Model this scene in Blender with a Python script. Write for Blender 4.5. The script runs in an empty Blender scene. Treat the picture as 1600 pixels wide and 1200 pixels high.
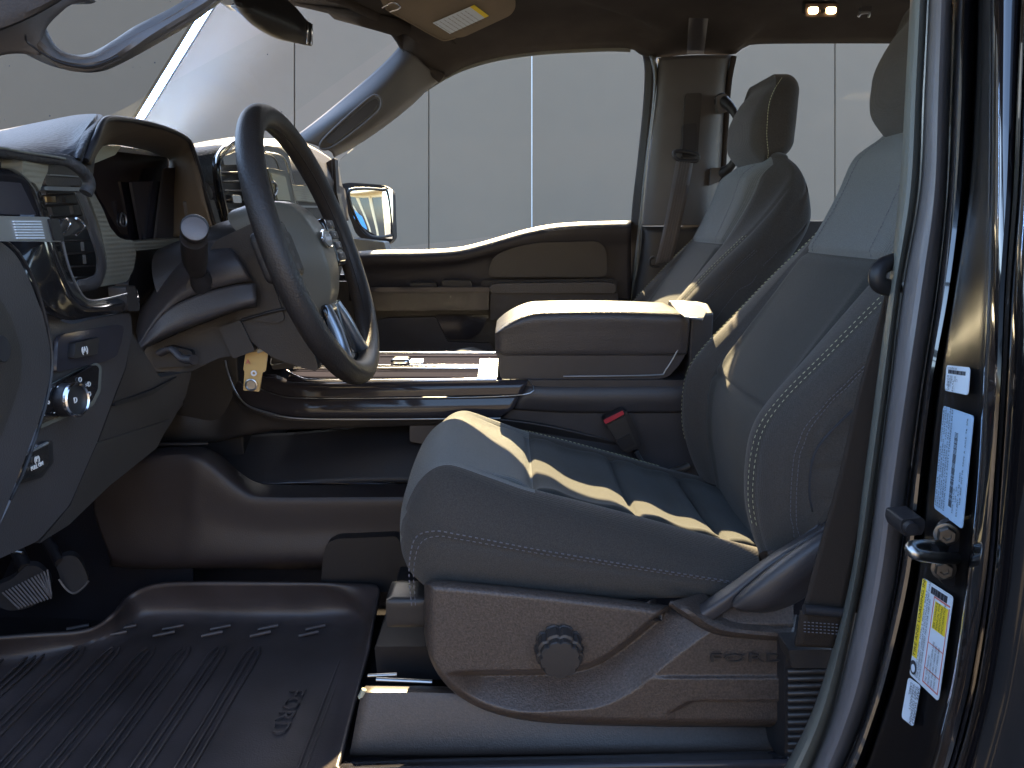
import bpy, bmesh, math, random
from mathutils import Vector, Matrix
random.seed(7)
SC = bpy.context.scene
COL = SC.collection
# ---------------------------------------------------------------- camera, sky, sun, exposure
FPX, PITCH, CH = 1200.0, math.radians(12), 1.5
CP, SP = math.cos(PITCH), math.sin(PITCH)
cam_d = bpy.data.cameras.new("camera"); cam = bpy.data.objects.new("camera", cam_d); COL.objects.link(cam)
cam_d.sensor_width = 36; cam_d.lens = 36 * FPX / 1600; cam_d.clip_start = .02; cam_d.clip_end = 2000
cam.location = (0, 0, CH); cam.rotation_euler = (math.radians(90) - PITCH, 0, 0)
SC.camera = cam
W = bpy.data.worlds.new("World"); SC.world = W; W.use_nodes = True
nt = W.node_tree; bg = nt.nodes["Background"]
sky = nt.nodes.new("ShaderNodeTexSky"); sky.sky_type = 'NISHITA'; sky.sun_disc = False
SUN_EL, SUN_AZ = math.radians(35.0), math.radians(-4)      # azimuth from +Y, negative = towards the front of the truck
sky.sun_elevation = SUN_EL; sky.sun_rotation = SUN_AZ
nt.links.new(sky.outputs[0], bg.inputs[0]); bg.inputs[1].default_value = .14
sl = bpy.data.lights.new("sun", 'SUN'); so = bpy.data.objects.new("sun", sl); COL.objects.link(so)
sl.energy = 5.0; sl.angle = math.radians(.5); sl.color = (1, .77, .44)
sdir = Vector((math.sin(SUN_AZ) * math.cos(SUN_EL), math.cos(SUN_AZ) * math.cos(SUN_EL), math.sin(SUN_EL)))
so.rotation_euler = sdir.to_track_quat('Z', 'Y').to_euler(); so.location = (0, 8, 9)
SC.view_settings.view_transform = 'Standard'; SC.view_settings.look = 'None'
SC.view_settings.exposure = 2.85; SC.view_settings.gamma = 1
SC.cycles.max_bounces = 10; SC.cycles.diffuse_bounces = 5; SC.cycles.transparent_max_bounces = 12
SC.cycles.use_denoising = True

# ---------------------------------------------------------------- points
def V(x, y, z): return Vector((x, y, z + CH))            # z measured from eye height
def ray(px, py):
    dx = (px - 800) / FPX; dy = (600 - py) / FPX
    return Vector((dx, CP + dy * SP, -SP + dy * CP))
EYE = Vector((0, 0, CH))
def PY(px, py, Y): r = ray(px, py); return EYE + r * (Y / r.y)
def PX(px, py, X): r = ray(px, py); return EYE + r * (X / r.x)
def PZ(px, py, z): r = ray(px, py); return EYE + r * (z / r.z)

# ---------------------------------------------------------------- materials
def mat(name, col, rough=.5, metal=0, bump=None, coat=0, sheen=0, var=0, spec=.5, emit=None, es=0, aniso=None, coatr=.05):
    m = bpy.data.materials.new(name); m.use_nodes = True; n = m.node_tree; b = n.nodes["Principled BSDF"]
    b.inputs["Base Color"].default_value = (*col, 1); b.inputs["Roughness"].default_value = rough
    b.inputs["Metallic"].default_value = metal; b.inputs["Coat Weight"].default_value = coat
    b.inputs["Coat Roughness"].default_value = coatr
    if name == "black_car_paint": b.inputs["Coat IOR"].default_value = 1.75; b.inputs["IOR"].default_value = 1.6
    b.inputs["Sheen Weight"].default_value = sheen; b.inputs["Specular IOR Level"].default_value = spec
    if emit: b.inputs["Emission Color"].default_value = (*emit, 1); b.inputs["Emission Strength"].default_value = es
    tc = n.nodes.new("ShaderNodeTexCoord"); last = None
    if bump:
        for kind, sc, st in bump:
            bp = n.nodes.new("ShaderNodeBump"); bp.inputs["Strength"].default_value = st; bp.inputs["Distance"].default_value = .001
            if kind == 'n':
                t = n.nodes.new("ShaderNodeTexNoise"); t.inputs["Scale"].default_value = sc; t.inputs["Detail"].default_value = 3; out = t.outputs[0]
            elif kind == 'v':
                t = n.nodes.new("ShaderNodeTexVoronoi"); t.inputs["Scale"].default_value = sc; out = t.outputs[0]
            else:
                t = n.nodes.new("ShaderNodeTexWave"); t.wave_type = 'BANDS'; t.bands_direction = kind
                t.inputs["Scale"].default_value = sc; t.inputs["Distortion"].default_value = .6; t.inputs["Detail"].default_value = 1
                t.inputs["Detail Scale"].default_value = 2; out = t.outputs[1]
            n.links.new(tc.outputs["Object"], t.inputs["Vector"]); n.links.new(out, bp.inputs["Height"])
            if last: n.links.new(last.outputs[0], bp.inputs["Normal"])
            last = bp
        n.links.new(last.outputs[0], b.inputs["Normal"])
    if var:
        t = n.nodes.new("ShaderNodeTexNoise"); t.inputs["Scale"].default_value = 9 if var < 1 else (700 if 'cloth' in name else 350); t.inputs["Detail"].default_value = 6
        v = var if var < 1 else var - 1
        r = n.nodes.new("ShaderNodeMapRange"); r.inputs[1].default_value = .32; r.inputs[2].default_value = .68; r.inputs[3].default_value = 1 - v; r.inputs[4].default_value = 1 + v
        h = n.nodes.new("ShaderNodeHueSaturation"); h.inputs["Color"].default_value = (*col, 1)
        n.links.new(tc.outputs["Object"], t.inputs["Vector"]); n.links.new(t.outputs[0], r.inputs[0])
        n.links.new(r.outputs[0], h.inputs["Value"]); n.links.new(h.outputs[0], b.inputs["Base Color"])
    return m
def glass(name, tint, gl=1.0):
    m = bpy.data.materials.new(name); m.use_nodes = True; n = m.node_tree; n.nodes.clear()
    o = n.nodes.new("ShaderNodeOutputMaterial"); t = n.nodes.new("ShaderNodeBsdfTransparent"); t.inputs[0].default_value = (*tint, 1)
    g = n.nodes.new("ShaderNodeBsdfGlossy"); g.inputs["Roughness"].default_value = .01
    f = n.nodes.new("ShaderNodeFresnel"); f.inputs[0].default_value = 1.12; mx = n.nodes.new("ShaderNodeMixShader")
    n.links.new(f.outputs[0], mx.inputs[0]); n.links.new(t.outputs[0], mx.inputs[1]); n.links.new(g.outputs[0], mx.inputs[2])
    n.links.new(mx.outputs[0], o.inputs[0]); return m
M = dict(
    plastic=mat("grained_dark_plastic", (.031, .027, .026), .42, bump=[('n', 700, .35)], var=.12),
    plastic2=mat("grained_charcoal_plastic", (.046, .042, .045), .42, bump=[('n', 600, .35)], var=.12),
    shieldp=mat("coarse_grained_plastic", (.072, .056, .048), .40, bump=[('n', 420, .9)], var=1.35),
    sillp=mat("brown_grey_sill_plastic", (.062, .047, .040), .42, bump=[('n', 500, .5)], var=1.2),
    tunnelp=mat('tunnel_plastic', (.028, .023, .025), .5, bump=[('n', 600, .35)], var=.12),
    deckm=mat('tray_deck_plastic', (.030, .029, .042), .6, spec=.0),
    doorp=mat('door_charcoal_plastic', (.034, .031, .037), .5, bump=[('n', 600, .35)], var=.12),
    black=mat("matt_black_plastic", (.012, .011, .013), .5),
    piano=mat("gloss_black_trim", (.012, .011, .012), .16, coat=.6),
    gloss2=mat("satin_dark_trim", (.035, .033, .04), .09, spec=.35),
    padtop=mat("textured_dash_pad", (.032, .033, .038), .6, bump=[('v', 190, 1.0), ('n', 500, .3)], var=.1),
    pillar=mat("pillar_trim_plastic", (.088, .082, .082), .5, bump=[('n', 500, .25)], var=.08),
    head=mat("brown_headliner_cloth", (.052, .045, .042), .95, bump=[('n', 500, .6)], var=.15, spec=.1),
    visor=mat("visor_cloth", (.21, .172, .13), .9, bump=[('n', 600, .4)], var=.1, spec=.1),
    fab=mat("charcoal_woven_seat_cloth", (.060, .054, .049), .9, bump=[('X', 190, .25), ('Z', 230, .35), ('n', 900, .4)], sheen=.15, var=1.25, spec=.15),
    fabc=mat("centre_panel_seat_cloth", (.045, .044, .040), .92, bump=[('n', 800, .6)], sheen=.12, var=1.25, spec=.15),
    fabr=mat("ribbed_grey_insert_cloth", (.14, .143, .138), .9, bump=[('Y', 110, .8), ('n', 900, .3)], sheen=.2, var=1.2, spec=.15),
    fabd=mat("dark_side_seat_cloth", (.045, .044, .048), .92, bump=[('n', 900, .6)], sheen=.12, var=1.25, spec=.15),
    stitch=mat("pale_thread", (.48, .48, .30), .8),
    stitchd=mat("dark_thread", (.12, .12, .14), .8),
    seam=mat("dark_seam_cord", (.03, .03, .035), .9),  # dark cord laid along a seam
    leather=mat("wheel_leather", (.026, .022, .021), .48, bump=[('v', 380, .35), ('n', 250, .2)], var=.1),
    arml=mat("armrest_vinyl", (.060, .054, .056), .34, bump=[('v', 420, .5), ('n', 300, .2)], var=.08),
    hub=mat("airbag_cover_plastic", (.15, .14, .115), .36, bump=[('n', 600, .3)]),
    chrome=mat("satin_chrome", (.72, .72, .74), .18, 1),
    steel=mat("zinc_plated_steel", (.45, .44, .42), .28, 1),
    silver=mat("satin_silver_trim", (.35, .37, .40), .28, .8),
    brushd=mat('dark_brushed_trim', (.042, .038, .036), .38, .2, bump=[('n', 300, .2)], var=.25),
    boltm=mat('dull_bolt_steel', (.16, .15, .14), .38, 1),
    brushed=mat("brushed_olive_metal_trim", (.27, .255, .205), .38, .45, bump=[('Z', 60, .35), ('n', 300, .2)], var=.25),
    screen=mat("dark_display_glass", (.012, .009, .012), .1, coat=.6),
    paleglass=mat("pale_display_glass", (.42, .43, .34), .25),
    paint3=mat('black_door_paint', (.004, .0035, .004), .1, coat=.6, coatr=.02, spec=.3),
    paint2=mat('black_pillar_paint', (.005, .0045, .005), .3, coat=.35, coatr=.2, spec=.2),
    paint=mat("black_car_paint", (.006, .005, .006), .12, coat=1, coatr=.01),
    seal=mat("grey_rubber_seal", (.15, .14, .145), .38, bump=[('n', 500, .2)], var=.08),
    sealp=mat("pale_pillar_trim_edge", (.13, .135, .12), .5, bump=[('n', 500, .2)]),
    rubber=mat("black_rubber", (.02, .019, .022), .55, bump=[('n', 300, .3)]),
    matr=mat("floor_mat_rubber", (.050, .040, .040), .42, bump=[('n', 400, .35), ('n', 25, .15)], var=.3),
    carpet=mat("black_carpet", (.016, .014, .016), 1, bump=[('n', 700, 1.)], spec=.05),
    belt=mat("seat_belt_webbing", (.030, .023, .019), .75, bump=[('n', 800, .4)], spec=.2),
    beltg=mat("grey_seat_belt_webbing", (.11, .10, .10), .6, bump=[('n', 800, .4)], sheen=.2),
    red=mat("red_plastic", (.5, .03, .05), .4),
    white=mat("white_print", (.8, .8, .8), .6),
    ink=mat("black_ink", (.03, .03, .04), .7),
    paper=mat("white_label_paper", (.62, .70, .80), .5),
    paperb=mat("pale_blue_label_paper", (.36, .52, .72), .5),
    yellow=mat("yellow_label_ink", (.82, .62, .03), .5),
    redink=mat("red_label_ink", (.55, .15, .12), .6),
    amber=mat("amber_plastic_tag", (.55, .36, .14), .25, coat=.5),
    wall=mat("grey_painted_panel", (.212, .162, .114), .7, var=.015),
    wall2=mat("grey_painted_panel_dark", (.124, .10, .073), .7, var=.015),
    asphalt=mat("concrete_lot", (.098, .089, .083), .95, bump=[('n', 60, 1.)], var=.3),
    tan=mat("tan_stucco", (.112, .099, .091), .9, var=.15),
    cream=mat("cream_painted_column", (.75, .66, .45), .8),
    bluep=mat("blue_painted_board", (.03, .22, .62), .6),
    wing=mat("dark_window_glass", (.03, .04, .05), .08, coat=.5),
    lampw=mat("warm_lamp_lens", (.9, .6, .35), .4, emit=(1, .55, .25), es=5),
    strip=mat("cool_light_tube", (.8, .9, 1), .4, emit=(.30, .52, 1), es=9),
    mirror=mat("mirror_glass", (.9, .9, .9), .02, 1),
    tailred=mat("red_car_paint", (.4, .03, .03), .3, coat=.5),
)
M['clear'] = glass("clear_side_glass", (.93, .95, .95))
M['tint'] = glass("privacy_glass", (.10, .10, .11))

# ---------------------------------------------------------------- object helpers
def root(name, label, cat, loc, group=None, kind=None):
    o = bpy.data.objects.new(name, None); COL.objects.link(o); o.location = loc; o.empty_display_size = .05
    o['label'] = label; o['category'] = cat
    if group: o['group'] = group
    if kind: o['kind'] = kind
    return o
ROOTLOC = {}
def wloc(o):
    v = Vector(o.location)
    return v + (wloc(o.parent) if o.parent else Vector())
def link(name, me, m, parent=None, smooth=True, angle=40, label=None):
    o = bpy.data.objects.new(name, me); COL.objects.link(o)
    for mm in (m if isinstance(m, (list, tuple)) else [m]): me.materials.append(mm)
    if parent: o.parent = parent; o.location = -wloc(parent)
    if smooth:
        for p in me.polygons: p.use_smooth = True
        me.set_sharp_from_angle(angle=math.radians(angle))
    if label: o['label'] = label
    return o
def tag(o, label, cat, group=None, kind=None):
    if kind: o['kind'] = kind
    if label: o['label'] = label
    if cat: o['category'] = cat
    if group: o['group'] = group
    return o
def bevel(o, w, seg=3, angle=35):
    b = o.modifiers.new("bevel", 'BEVEL'); b.width = w; b.segments = seg; b.limit_method = 'ANGLE'; b.angle_limit = math.radians(angle)
    b.harden_normals = True; return o
def mesh(name, vs, fs):
    me = bpy.data.meshes.new(name); me.from_pydata([tuple(v) for v in vs], [], fs); me.update()
    bm = bmesh.new(); bm.from_mesh(me); bmesh.ops.recalc_face_normals(bm, faces=bm.faces); bm.to_mesh(me); bm.free(); return me
def rc(pts, r=6, n=4):                                     # round the corners of a 2-D outline
    out = []; N = len(pts)
    for i in range(N):
        a, b, c = Vector(pts[i - 1][:2]), Vector(pts[i][:2]), Vector(pts[(i + 1) % N][:2])
        la, lc = (a - b).length, (c - b).length; rr = min(r, la * .45, lc * .45)
        p, q = b + (a - b).normalized() * rr, b + (c - b).normalized() * rr
        for k in range(n + 1):
            t = k / n; out.append(tuple(p.lerp(b, t).lerp(b.lerp(q, t), t)))
    return out
def slab(name, pts, vec, m, parent=None, bev=.003, seg=3, label=None):   # outline (3-D) given a real thickness
    n = len(pts); vec = Vector(vec)
    vs = list(pts) + [p + vec for p in pts]
    fs = [list(range(n)), list(range(2 * n - 1, n - 1, -1))] + [[i, (i + 1) % n, n + (i + 1) % n, n + i] for i in range(n)]
    me = mesh(name, vs, fs)
    if n > 4:
        bm = bmesh.new(); bm.from_mesh(me); bmesh.ops.triangulate(bm, faces=[f for f in bm.faces if len(f.verts) > 4], ngon_method='EAR_CLIP'); bm.to_mesh(me); bm.free()
    o = link(name, me, m, parent, label=label)
    if bev: bevel(o, bev, seg)
    return o
def yslab(name, px, Y, th, m, parent=None, bev=.003, r=6, label=None, seg=3):
    return slab(name, [PY(a, b, Y) for a, b in (rc(px, r) if r else px)], (0, th, 0), m, parent, bev, seg, label)
def xslab(name, px, X, th, m, parent=None, bev=.003, r=6, label=None, seg=3):
    return slab(name, [PX(a, b, X) for a, b in (rc(px, r) if r else px)], (-th, 0, 0), m, parent, bev, seg, label)
def cat1(p0, p1, p2, p3, t):
    return .5 * ((2 * p1) + (p2 - p0) * t + (2 * p0 - 5 * p1 + 4 * p2 - p3) * t * t + (3 * p1 - p0 - 3 * p2 + p3) * t ** 3)
def spline(P, n, closed=False):
    P = [Vector(p) for p in P]; N = len(P); segs = N if closed else N - 1; raw = []
    for i in range(segs):
        g = (lambda k: P[k % N]) if closed else (lambda k: P[max(0, min(N - 1, k))])
        for k in range(12): raw.append(cat1(g(i - 1), g(i), g(i + 1), g(i + 2), k / 12))
    if closed: raw.append(raw[0].copy())
    else: raw.append(P[-1].copy())
    L = [0]
    for a, b in zip(raw, raw[1:]): L.append(L[-1] + (b - a).length)
    out = []; j = 0; cnt = n if closed else n - 1
    for i in range(n):
        s = L[-1] * i / cnt
        while j < len(L) - 2 and L[j + 1] < s: j += 1
        d = L[j + 1] - L[j]; out.append(raw[j].lerp(raw[j + 1], 0 if d == 0 else (s - L[j]) / d))
    return out
def loft(name, rails, m, parent=None, nu=40, nv=24, thick=.006, off=1, label=None, smooth=True, lin=False):
    R = [spline(r, nu) for r in rails]; vs = []; K = len(R)
    for i in range(nu):
        if lin: col = [R[k][i] for k in range(K)]
        else: col = spline([R[k][i] for k in range(K)], nv)
        vs += col
    nn = K if lin else nv
    fs = [[i * nn + j, i * nn + j + 1, (i + 1) * nn + j + 1, (i + 1) * nn + j] for i in range(nu - 1) for j in range(nn - 1)]
    me = bpy.data.meshes.new(name); me.from_pydata([tuple(v) for v in vs], [], fs); me.update()
    # face normals towards the viewer side
    c = sum((p.center for p in me.polygons), Vector()) / len(me.polygons); nrm = sum((p.normal for p in me.polygons), Vector())
    if nrm.dot(EYE - c) < 0: me.flip_normals()
    o = link(name, me, m, parent, label=label)
    if thick:
        s = o.modifiers.new("thick", 'SOLIDIFY'); s.thickness = thick; s.offset = -1 * off; s.use_even_offset = False
    return o
def ploft(name, rails, m, parent=None, **k):                # rails of (px, py, Y)
    return loft(name, [[PY(*p) for p in r] for r in rails], m, parent, **k)
def tube(name, pts, rad, m, parent=None, n=40, seg=12, closed=False, flat=1.0, up=None, caps=True, label=None, join=None):
    P = spline(pts, n, closed); N = len(P); rads = rad if isinstance(rad, (list, tuple)) else [rad]
    vs, fs = [], []; prev = None
    for i, p in enumerate(P):
        a = P[(i + 1) % N] if closed or i < N - 1 else P[i]; b = P[i - 1] if closed or i > 0 else P[i]
        t = (a - b).normalized()
        u = Vector(up) if up is not None else (prev if prev is not None else Vector((.3, .2, 1)))
        u = (u - t * u.dot(t)); u = u.normalized() if u.length > 1e-5 else Vector((1, 0, 0)); prev = u; w = t.cross(u)
        f = i / max(1, N - 1) * (len(rads) - 1); k = min(int(f), len(rads) - 2) if len(rads) > 1 else 0
        r = rads[0] if len(rads) == 1 else rads[k] + (rads[k + 1] - rads[k]) * (f - k)
        for s in range(seg):
            an = 2 * math.pi * s / seg; vs.append(p + (u * math.cos(an) * flat + w * math.sin(an)) * r)
    for i in range(N if closed else N - 1):
        for s in range(seg):
            j = (i + 1) % N; fs.append([i * seg + s, i * seg + (s + 1) % seg, j * seg + (s + 1) % seg, j * seg + s])
    if caps and not closed: fs += [list(range(seg))[::-1], list(range((N - 1) * seg, N * seg))]
    if join is not None:
        b = len(join[0]); join[0].extend(vs); join[1].extend([[q + b for q in f] for f in fs]); return
    return link(name, mesh(name, vs, fs), m, parent, angle=60, label=label)
def rbox(name, c, half, r, m, parent=None, n=(24, 24, 24), fn=None, label=None, matfn=None, axes=None, angle=70):
    half = Vector(half); r = Vector(r) if not isinstance(r, (int, float)) else Vector((r, r, r)); c = Vector(c)
    idx = {}; vs = []; fs = []
    def vid(i, j, k):
        if (i, j, k) in idx: return idx[(i, j, k)]
        p = Vector((2 * i / n[0] - 1, 2 * j / n[1] - 1, 2 * k / n[2] - 1))
        pos = Vector((p.x * half.x, p.y * half.y, p.z * half.z)); q = Vector([max(-(half[a] - r[a]), min(half[a] - r[a], pos[a])) for a in range(3)])
        d = pos - q; dn = Vector([d[a] / r[a] for a in range(3)])
        if dn.length > 1e-6: dn.normalize(); pos = q + Vector([dn[a] * r[a] for a in range(3)])
        if fn: pos = fn(pos)
        if axes: pos = axes[0] * pos.x + axes[1] * pos.y + axes[2] * pos.z
        idx[(i, j, k)] = len(vs); vs.append(c + pos); return len(vs) - 1
    X, Y, Z = n
    for i in range(X):
        for j in range(Y):
            for k in (0, Z): fs.append([vid(i, j, k), vid(i + 1, j, k), vid(i + 1, j + 1, k), vid(i, j + 1, k)])
        for k in range(Z):
            for j in (0, Y): fs.append([vid(i, j, k), vid(i + 1, j, k), vid(i + 1, j, k + 1), vid(i, j, k + 1)])
    for j in range(Y):
        for k in range(Z):
            for i in (0, X): fs.append([vid(i, j, k), vid(i, j + 1, k), vid(i, j + 1, k + 1), vid(i, j, k + 1)])
    o = link(name, mesh(name, vs, fs), m, parent, angle=angle, label=label)
    if matfn:
        for p in o.data.polygons: p.material_index = matfn(p.center)
    return o
def box(name, lo, hi, m, parent=None, bev=.004, label=None):
    x0, y0, z0 = lo; x1, y1, z1 = hi
    vs = [(x, y, z) for z in (z0, z1) for y in (y0, y1) for x in (x0, x1)]
    fs = [[0, 2, 3, 1], [4, 5, 7, 6], [0, 1, 5, 4], [2, 6, 7, 3], [0, 4, 6, 2], [1, 3, 7, 5]]
    o = link(name, mesh(name, vs, fs), m, parent, label=label)
    if bev: bevel(o, bev, 2)
    return o
def disc(name, c, axis, r, h, m, parent=None, seg=40, prof=None, squash=1, label=None, wav=0, nw=9, upv=(0, 0, 1)):
    c = Vector(c); a = Vector(axis).normalized(); u = Vector(upv); u = (u - a * u.dot(a)).normalized(); w = a.cross(u)
    prof = prof or [(0, 0), (1, 0), (1, .85), (.93, 1), (0, 1)]
    vs, fs = [], []
    for (rr, hh) in prof:
        for s in range(seg):
            an = 2 * math.pi * s / seg; k = 1 - wav * max(0, math.cos(nw * an)) ** 2 * (1 if rr > .5 else 0)
            vs.append(c + (u * math.cos(an) + w * math.sin(an) * squash) * r * rr * k + a * h * hh)
    for i in range(len(prof) - 1):
        for s in range(seg): fs.append([i * seg + s, i * seg + (s + 1) % seg, (i + 1) * seg + (s + 1) % seg, (i + 1) * seg + s])
    me = mesh(name, vs, fs); bm = bmesh.new(); bm.from_mesh(me); bmesh.ops.remove_doubles(bm, verts=bm.verts, dist=1e-5); bmesh.ops.recalc_face_normals(bm, faces=bm.faces); bm.to_mesh(me); bm.free()
    return link(name, me, m, parent, angle=30, label=label)
def text(name, body, org, xd, yd, size, m, parent=None, ext=.0004, label=None, align='LEFT', shear=0, sx=1):
    c = bpy.data.curves.new(name, 'FONT'); c.body = body; c.size = size; c.extrude = ext; c.align_x = align; c.shear = shear; c.resolution_u = 2
    t = bpy.data.objects.new(name + "_tmp", c); COL.objects.link(t)
    dg = bpy.context.evaluated_depsgraph_get(); me = bpy.data.meshes.new_from_object(t.evaluated_get(dg))
    bpy.data.objects.remove(t); xd = Vector(xd).normalized(); yd = Vector(yd).normalized(); zd = xd.cross(yd).normalized()
    for v in me.vertices: p = v.co.copy(); v.co = Vector(org) + xd * p.x * sx + yd * p.y + zd * p.z
    me.materials.clear(); return link(name, me, m, parent, smooth=False, label=label)
def dashes(name, pts, m, parent, step=.0070, ln=.0048, rad=.00042, label=None):
    P = spline(pts, max(8, int(sum((b - a).length for a, b in zip(pts, pts[1:])) / .002)))
    acc = ([], []); i = 0; n = len(P); k = max(1, int(ln / .002)); s = max(k + 1, round(step / .002))
    while i + k < n:
        tube(name, [P[i], P[i + k]], rad, m, n=2, seg=5, join=acc); i += s
    o = link(name, mesh(name, acc[0], acc[1]), m, parent, label=label); o['kind'] = 'stuff'; return o
def sm(a, b, x): t = max(0, min(1, (x - a) / (b - a))); return t * t * (3 - 2 * t)
def interp(T, x):
    if x <= T[0][0]: return T[0][1]
    for (a, fa), (b, fb) in zip(T, T[1:]):
        if x <= b: t = (x - a) / (b - a); t = t; return fa + (fb - fa) * t
    return T[-1][1]
def smoothtab(T, n=200):                                    # smooth table of (x, f)
    P = spline([Vector((a, b, 0)) for a, b in T], n); return [(p.x, p.y) for p in P]

# ================================================================ SETTING
g = link("ground", mesh("ground", [(-600, -600, 0), (600, -600, 0), (600, 600, 0), (-600, 600, 0)], [[0, 1, 2, 3]]), M['asphalt'], smooth=False); g['kind'] = 'structure'
# display wall behind the truck: upright boards leaning back a little, in two planes
LEAN = Vector((0, math.sin(PITCH), math.cos(PITCH)))
def board(px0, px1, Y0, Y1, m, par, low=-.9, high=1.55):
    a0 = PY(px0, 345, Y0); b0 = PY(px1, 345, Y1); a0.z = b0.z = CH
    t = Vector((0, .04, 0)); s0, s1 = LEAN * low, LEAN * high
    vs = [a0 + s0, b0 + s0, b0 + s1, a0 + s1]
    return slab("panel", vs, (0, .04, 0), m, par, bev=.006, seg=2)
wl = root("display_wall", "grey panelled wall seen through the truck's windows", "wall", (0, 5, 0))
for a, b, ya, yb in ((40, 459.3, 5.0, 5.0), (460.7, 669.5, 5.0, 5.0), (670.5, 830.4, 5.0, 4.9), (831.6, 1070, 4.9, 5.0), (1070.8, 1304.4, 5, 5), (1305.6, 1560, 5, 5), (1561, 1800, 5, 5)):
    board(a, b, ya, yb, M['wall'], wl)
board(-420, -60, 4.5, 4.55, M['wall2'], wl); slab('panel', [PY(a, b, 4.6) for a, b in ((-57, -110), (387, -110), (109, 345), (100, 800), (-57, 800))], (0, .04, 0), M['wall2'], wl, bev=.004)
tube('bright_joint', [PY(831, 20, 4.89), PY(831, 420, 4.80)], .0035, M['white'], wl, n=2, seg=6)
board(-400, 1790, 5.08, 5.08, M['wall'], wl)
lt = root("light_strip", "slanted glowing cool white light tube in the corner of the grey wall", "light", PY(270, 100, 4.7))
def LP(x, y): return PY(x, y, 4.86)
tube("light_tube", [LP(367.4, -60), LP(198, 217)], .022, M['strip'], lt, n=2, seg=10)
tube("light_tube", [LP(357, -60), LP(186, 217)], .010, M['strip'], lt, n=2, seg=10)
slab("housing", [LP(372, -62), LP(378, -60), LP(206, 218), LP(193, 218), LP(360, -62)], (0, .02, 0), M['silver'], lt, bev=0)

# buildings reflected in paint and mirror
def building(nm, lab, x0, y0, x1, y1, h, m, horiz, nwin, face):
    r = root(nm, lab, "building", ((x0 + x1) / 2, (y0 + y1) / 2, 0)); box("wall", (x0, y0, 0), (x1, y1, h), m, r, bev=.05); box("roof", (x0 - .3, y0 - .3, h), (x1 + .3, y1 + .3, h + .35), M['bluep'] if nm == "arcade_building" else M['tan'], r, bev=.05)
    for i in range(nwin):
        for z0 in ([.9] if h < 5 else [.9, 4.2]):
            if face == 'y':
                xx = x0 + (i + .5) * (x1 - x0) / nwin; w = box("window", (xx - .8, y1 - .02, z0), (xx + .8, y1 + .05, z0 + 1.8), M['wing'], r, bev=.01); box("frame", (xx - .9, y1 - .02, z0 - .15), (xx + .9, y1 + .1, z0), M['cream'], w, bev=.01)
            else:
                yy = y0 + (i + .5) * (y1 - y0) / nwin; w = box("window", (x0 - .05, yy - .35, z0 - .5), (x0 + .02, yy + .35, z0 + 2.1), M['wing'], r, bev=.01); box("frame", (x0 - .1, yy - .45, z0 + 2.1), (x0 + .02, yy + .45, z0 + 2.25), M['cream'], w, bev=.01)
    return r
building("office_building", "long tan building behind the photographer, unseen, placed to block the bright horizon", -14, -22, 26, -13, 5.6, M['tan'], True, 12, 'y')  # unseen; height and dark tone set to block horizon glare
ab = building("arcade_building", "cream colonnaded building seen only in the passenger side mirror", 13, 1.2, 18, 8, 3.4, M['cream'], False, 7, 'x')
for k in range(8): c_ = disc("column", (12.4, 1.5 + .85 * k, 0), (0, 0, 1), .09, 3.3, M['cream'], ab, seg=16)
box("canopy", (12, 1, 3.3), (13, 8.2, 3.55), M['cream'], ab); tag(box("blue_board", (12.1, 3.3, .1), (12.2, 5.4, 1.3), M['bluep']), "blue board standing before the cream colonnade in the mirror", "board")

# cab shell: floor, firewall, roof, rear wall, body sides
fl = box("cab_floor", (-1.0, .62, CH - .80), (1.9, 2.42, CH - .725), M['carpet'], bev=0); tag(fl, "black carpeted cab floor", None, kind='structure')
tr = root("truck_cab_shell", "black truck cab body around the seats and dashboard", "truck", (.4, 1.4, CH - .9))
box("firewall", (-1.1, .6, CH - .8), (-1.0, 2.42, CH + .03), M['carpet'], tr)
box("rear_wall", (1.9, .6, CH - .8), (1.96, 2.42, CH + .05), M['carpet'], tr)
box("lower_body_side", (-1.1, 2.36, CH - .9), (.5, 2.44, CH - .16), M['paint'], tr)
box("rear_door_panel", (.5, 2.3, CH - .9), (1.96, 2.44, CH + .0), M['plastic'], tr)
box("dash_sun_block", (-1.0, 1.5, CH - .50), (-.545, 2.34, CH + .13), M['black'], tr)  # hidden box added to keep sun off the cavity and mat
box("bulkhead_cowl", (-1.5, .6, CH - .1), (-.98, 2.4, CH + .03), M['paint'], tr)
box('truck_bed', (1.98, .5, .5), (4.2, 2.5, 1.4), M['paint'], tr); box('underbody', (-2.6, .62, .3), (1.96, 2.4, .66), M['black'], tr)  # out of view; added so the truck shades the ground beside it
hood = box("hood", (-2.9, .55, CH - .75), (-1.45, 2.45, CH - .0), M['paint'], tr, bev=.06)

# roof and headliner -------------------------------------------------
rf = root("headliner", "brown cloth headliner over the cabin with rounded window openings", "headliner", V(.3, 1.6, .5), kind='structure')
hd = [(640, 175), (662, 140), (690, 122), (720, 107), (760, 94), (800, 86), (850, 80), (900, 77), (950, 75), (985, 76), (1002, 86), (1030, 90), (1080, 85), (1130, 86), (1150, 84), (1165, 73), (1190, 69), (1300, 68), (1450, 68), (1700, 66)]
def hy(x): return 2.26 - .02 * sm(640, 1700, x)
rail0 = [PY(625, 71, 2.18), PY(640, 98, 2.22)] + [PY(a, b, hy(a)) for a, b in hd[2:]]
rail1 = [p + Vector((-.0, -.035, .012)) for p in rail0]
rail2 = []
for i, p in enumerate(rail0):
    rail2.append(Vector((p.x - .0, p.y - .14, max(p.z + .04, CH + .46 + .02 * sm(0, 5, i)))))
fwd = lambda i: -.36 * max(0, 1 - i / 5)  # roof reached forward out of view to shade hood pad and cluster
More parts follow.
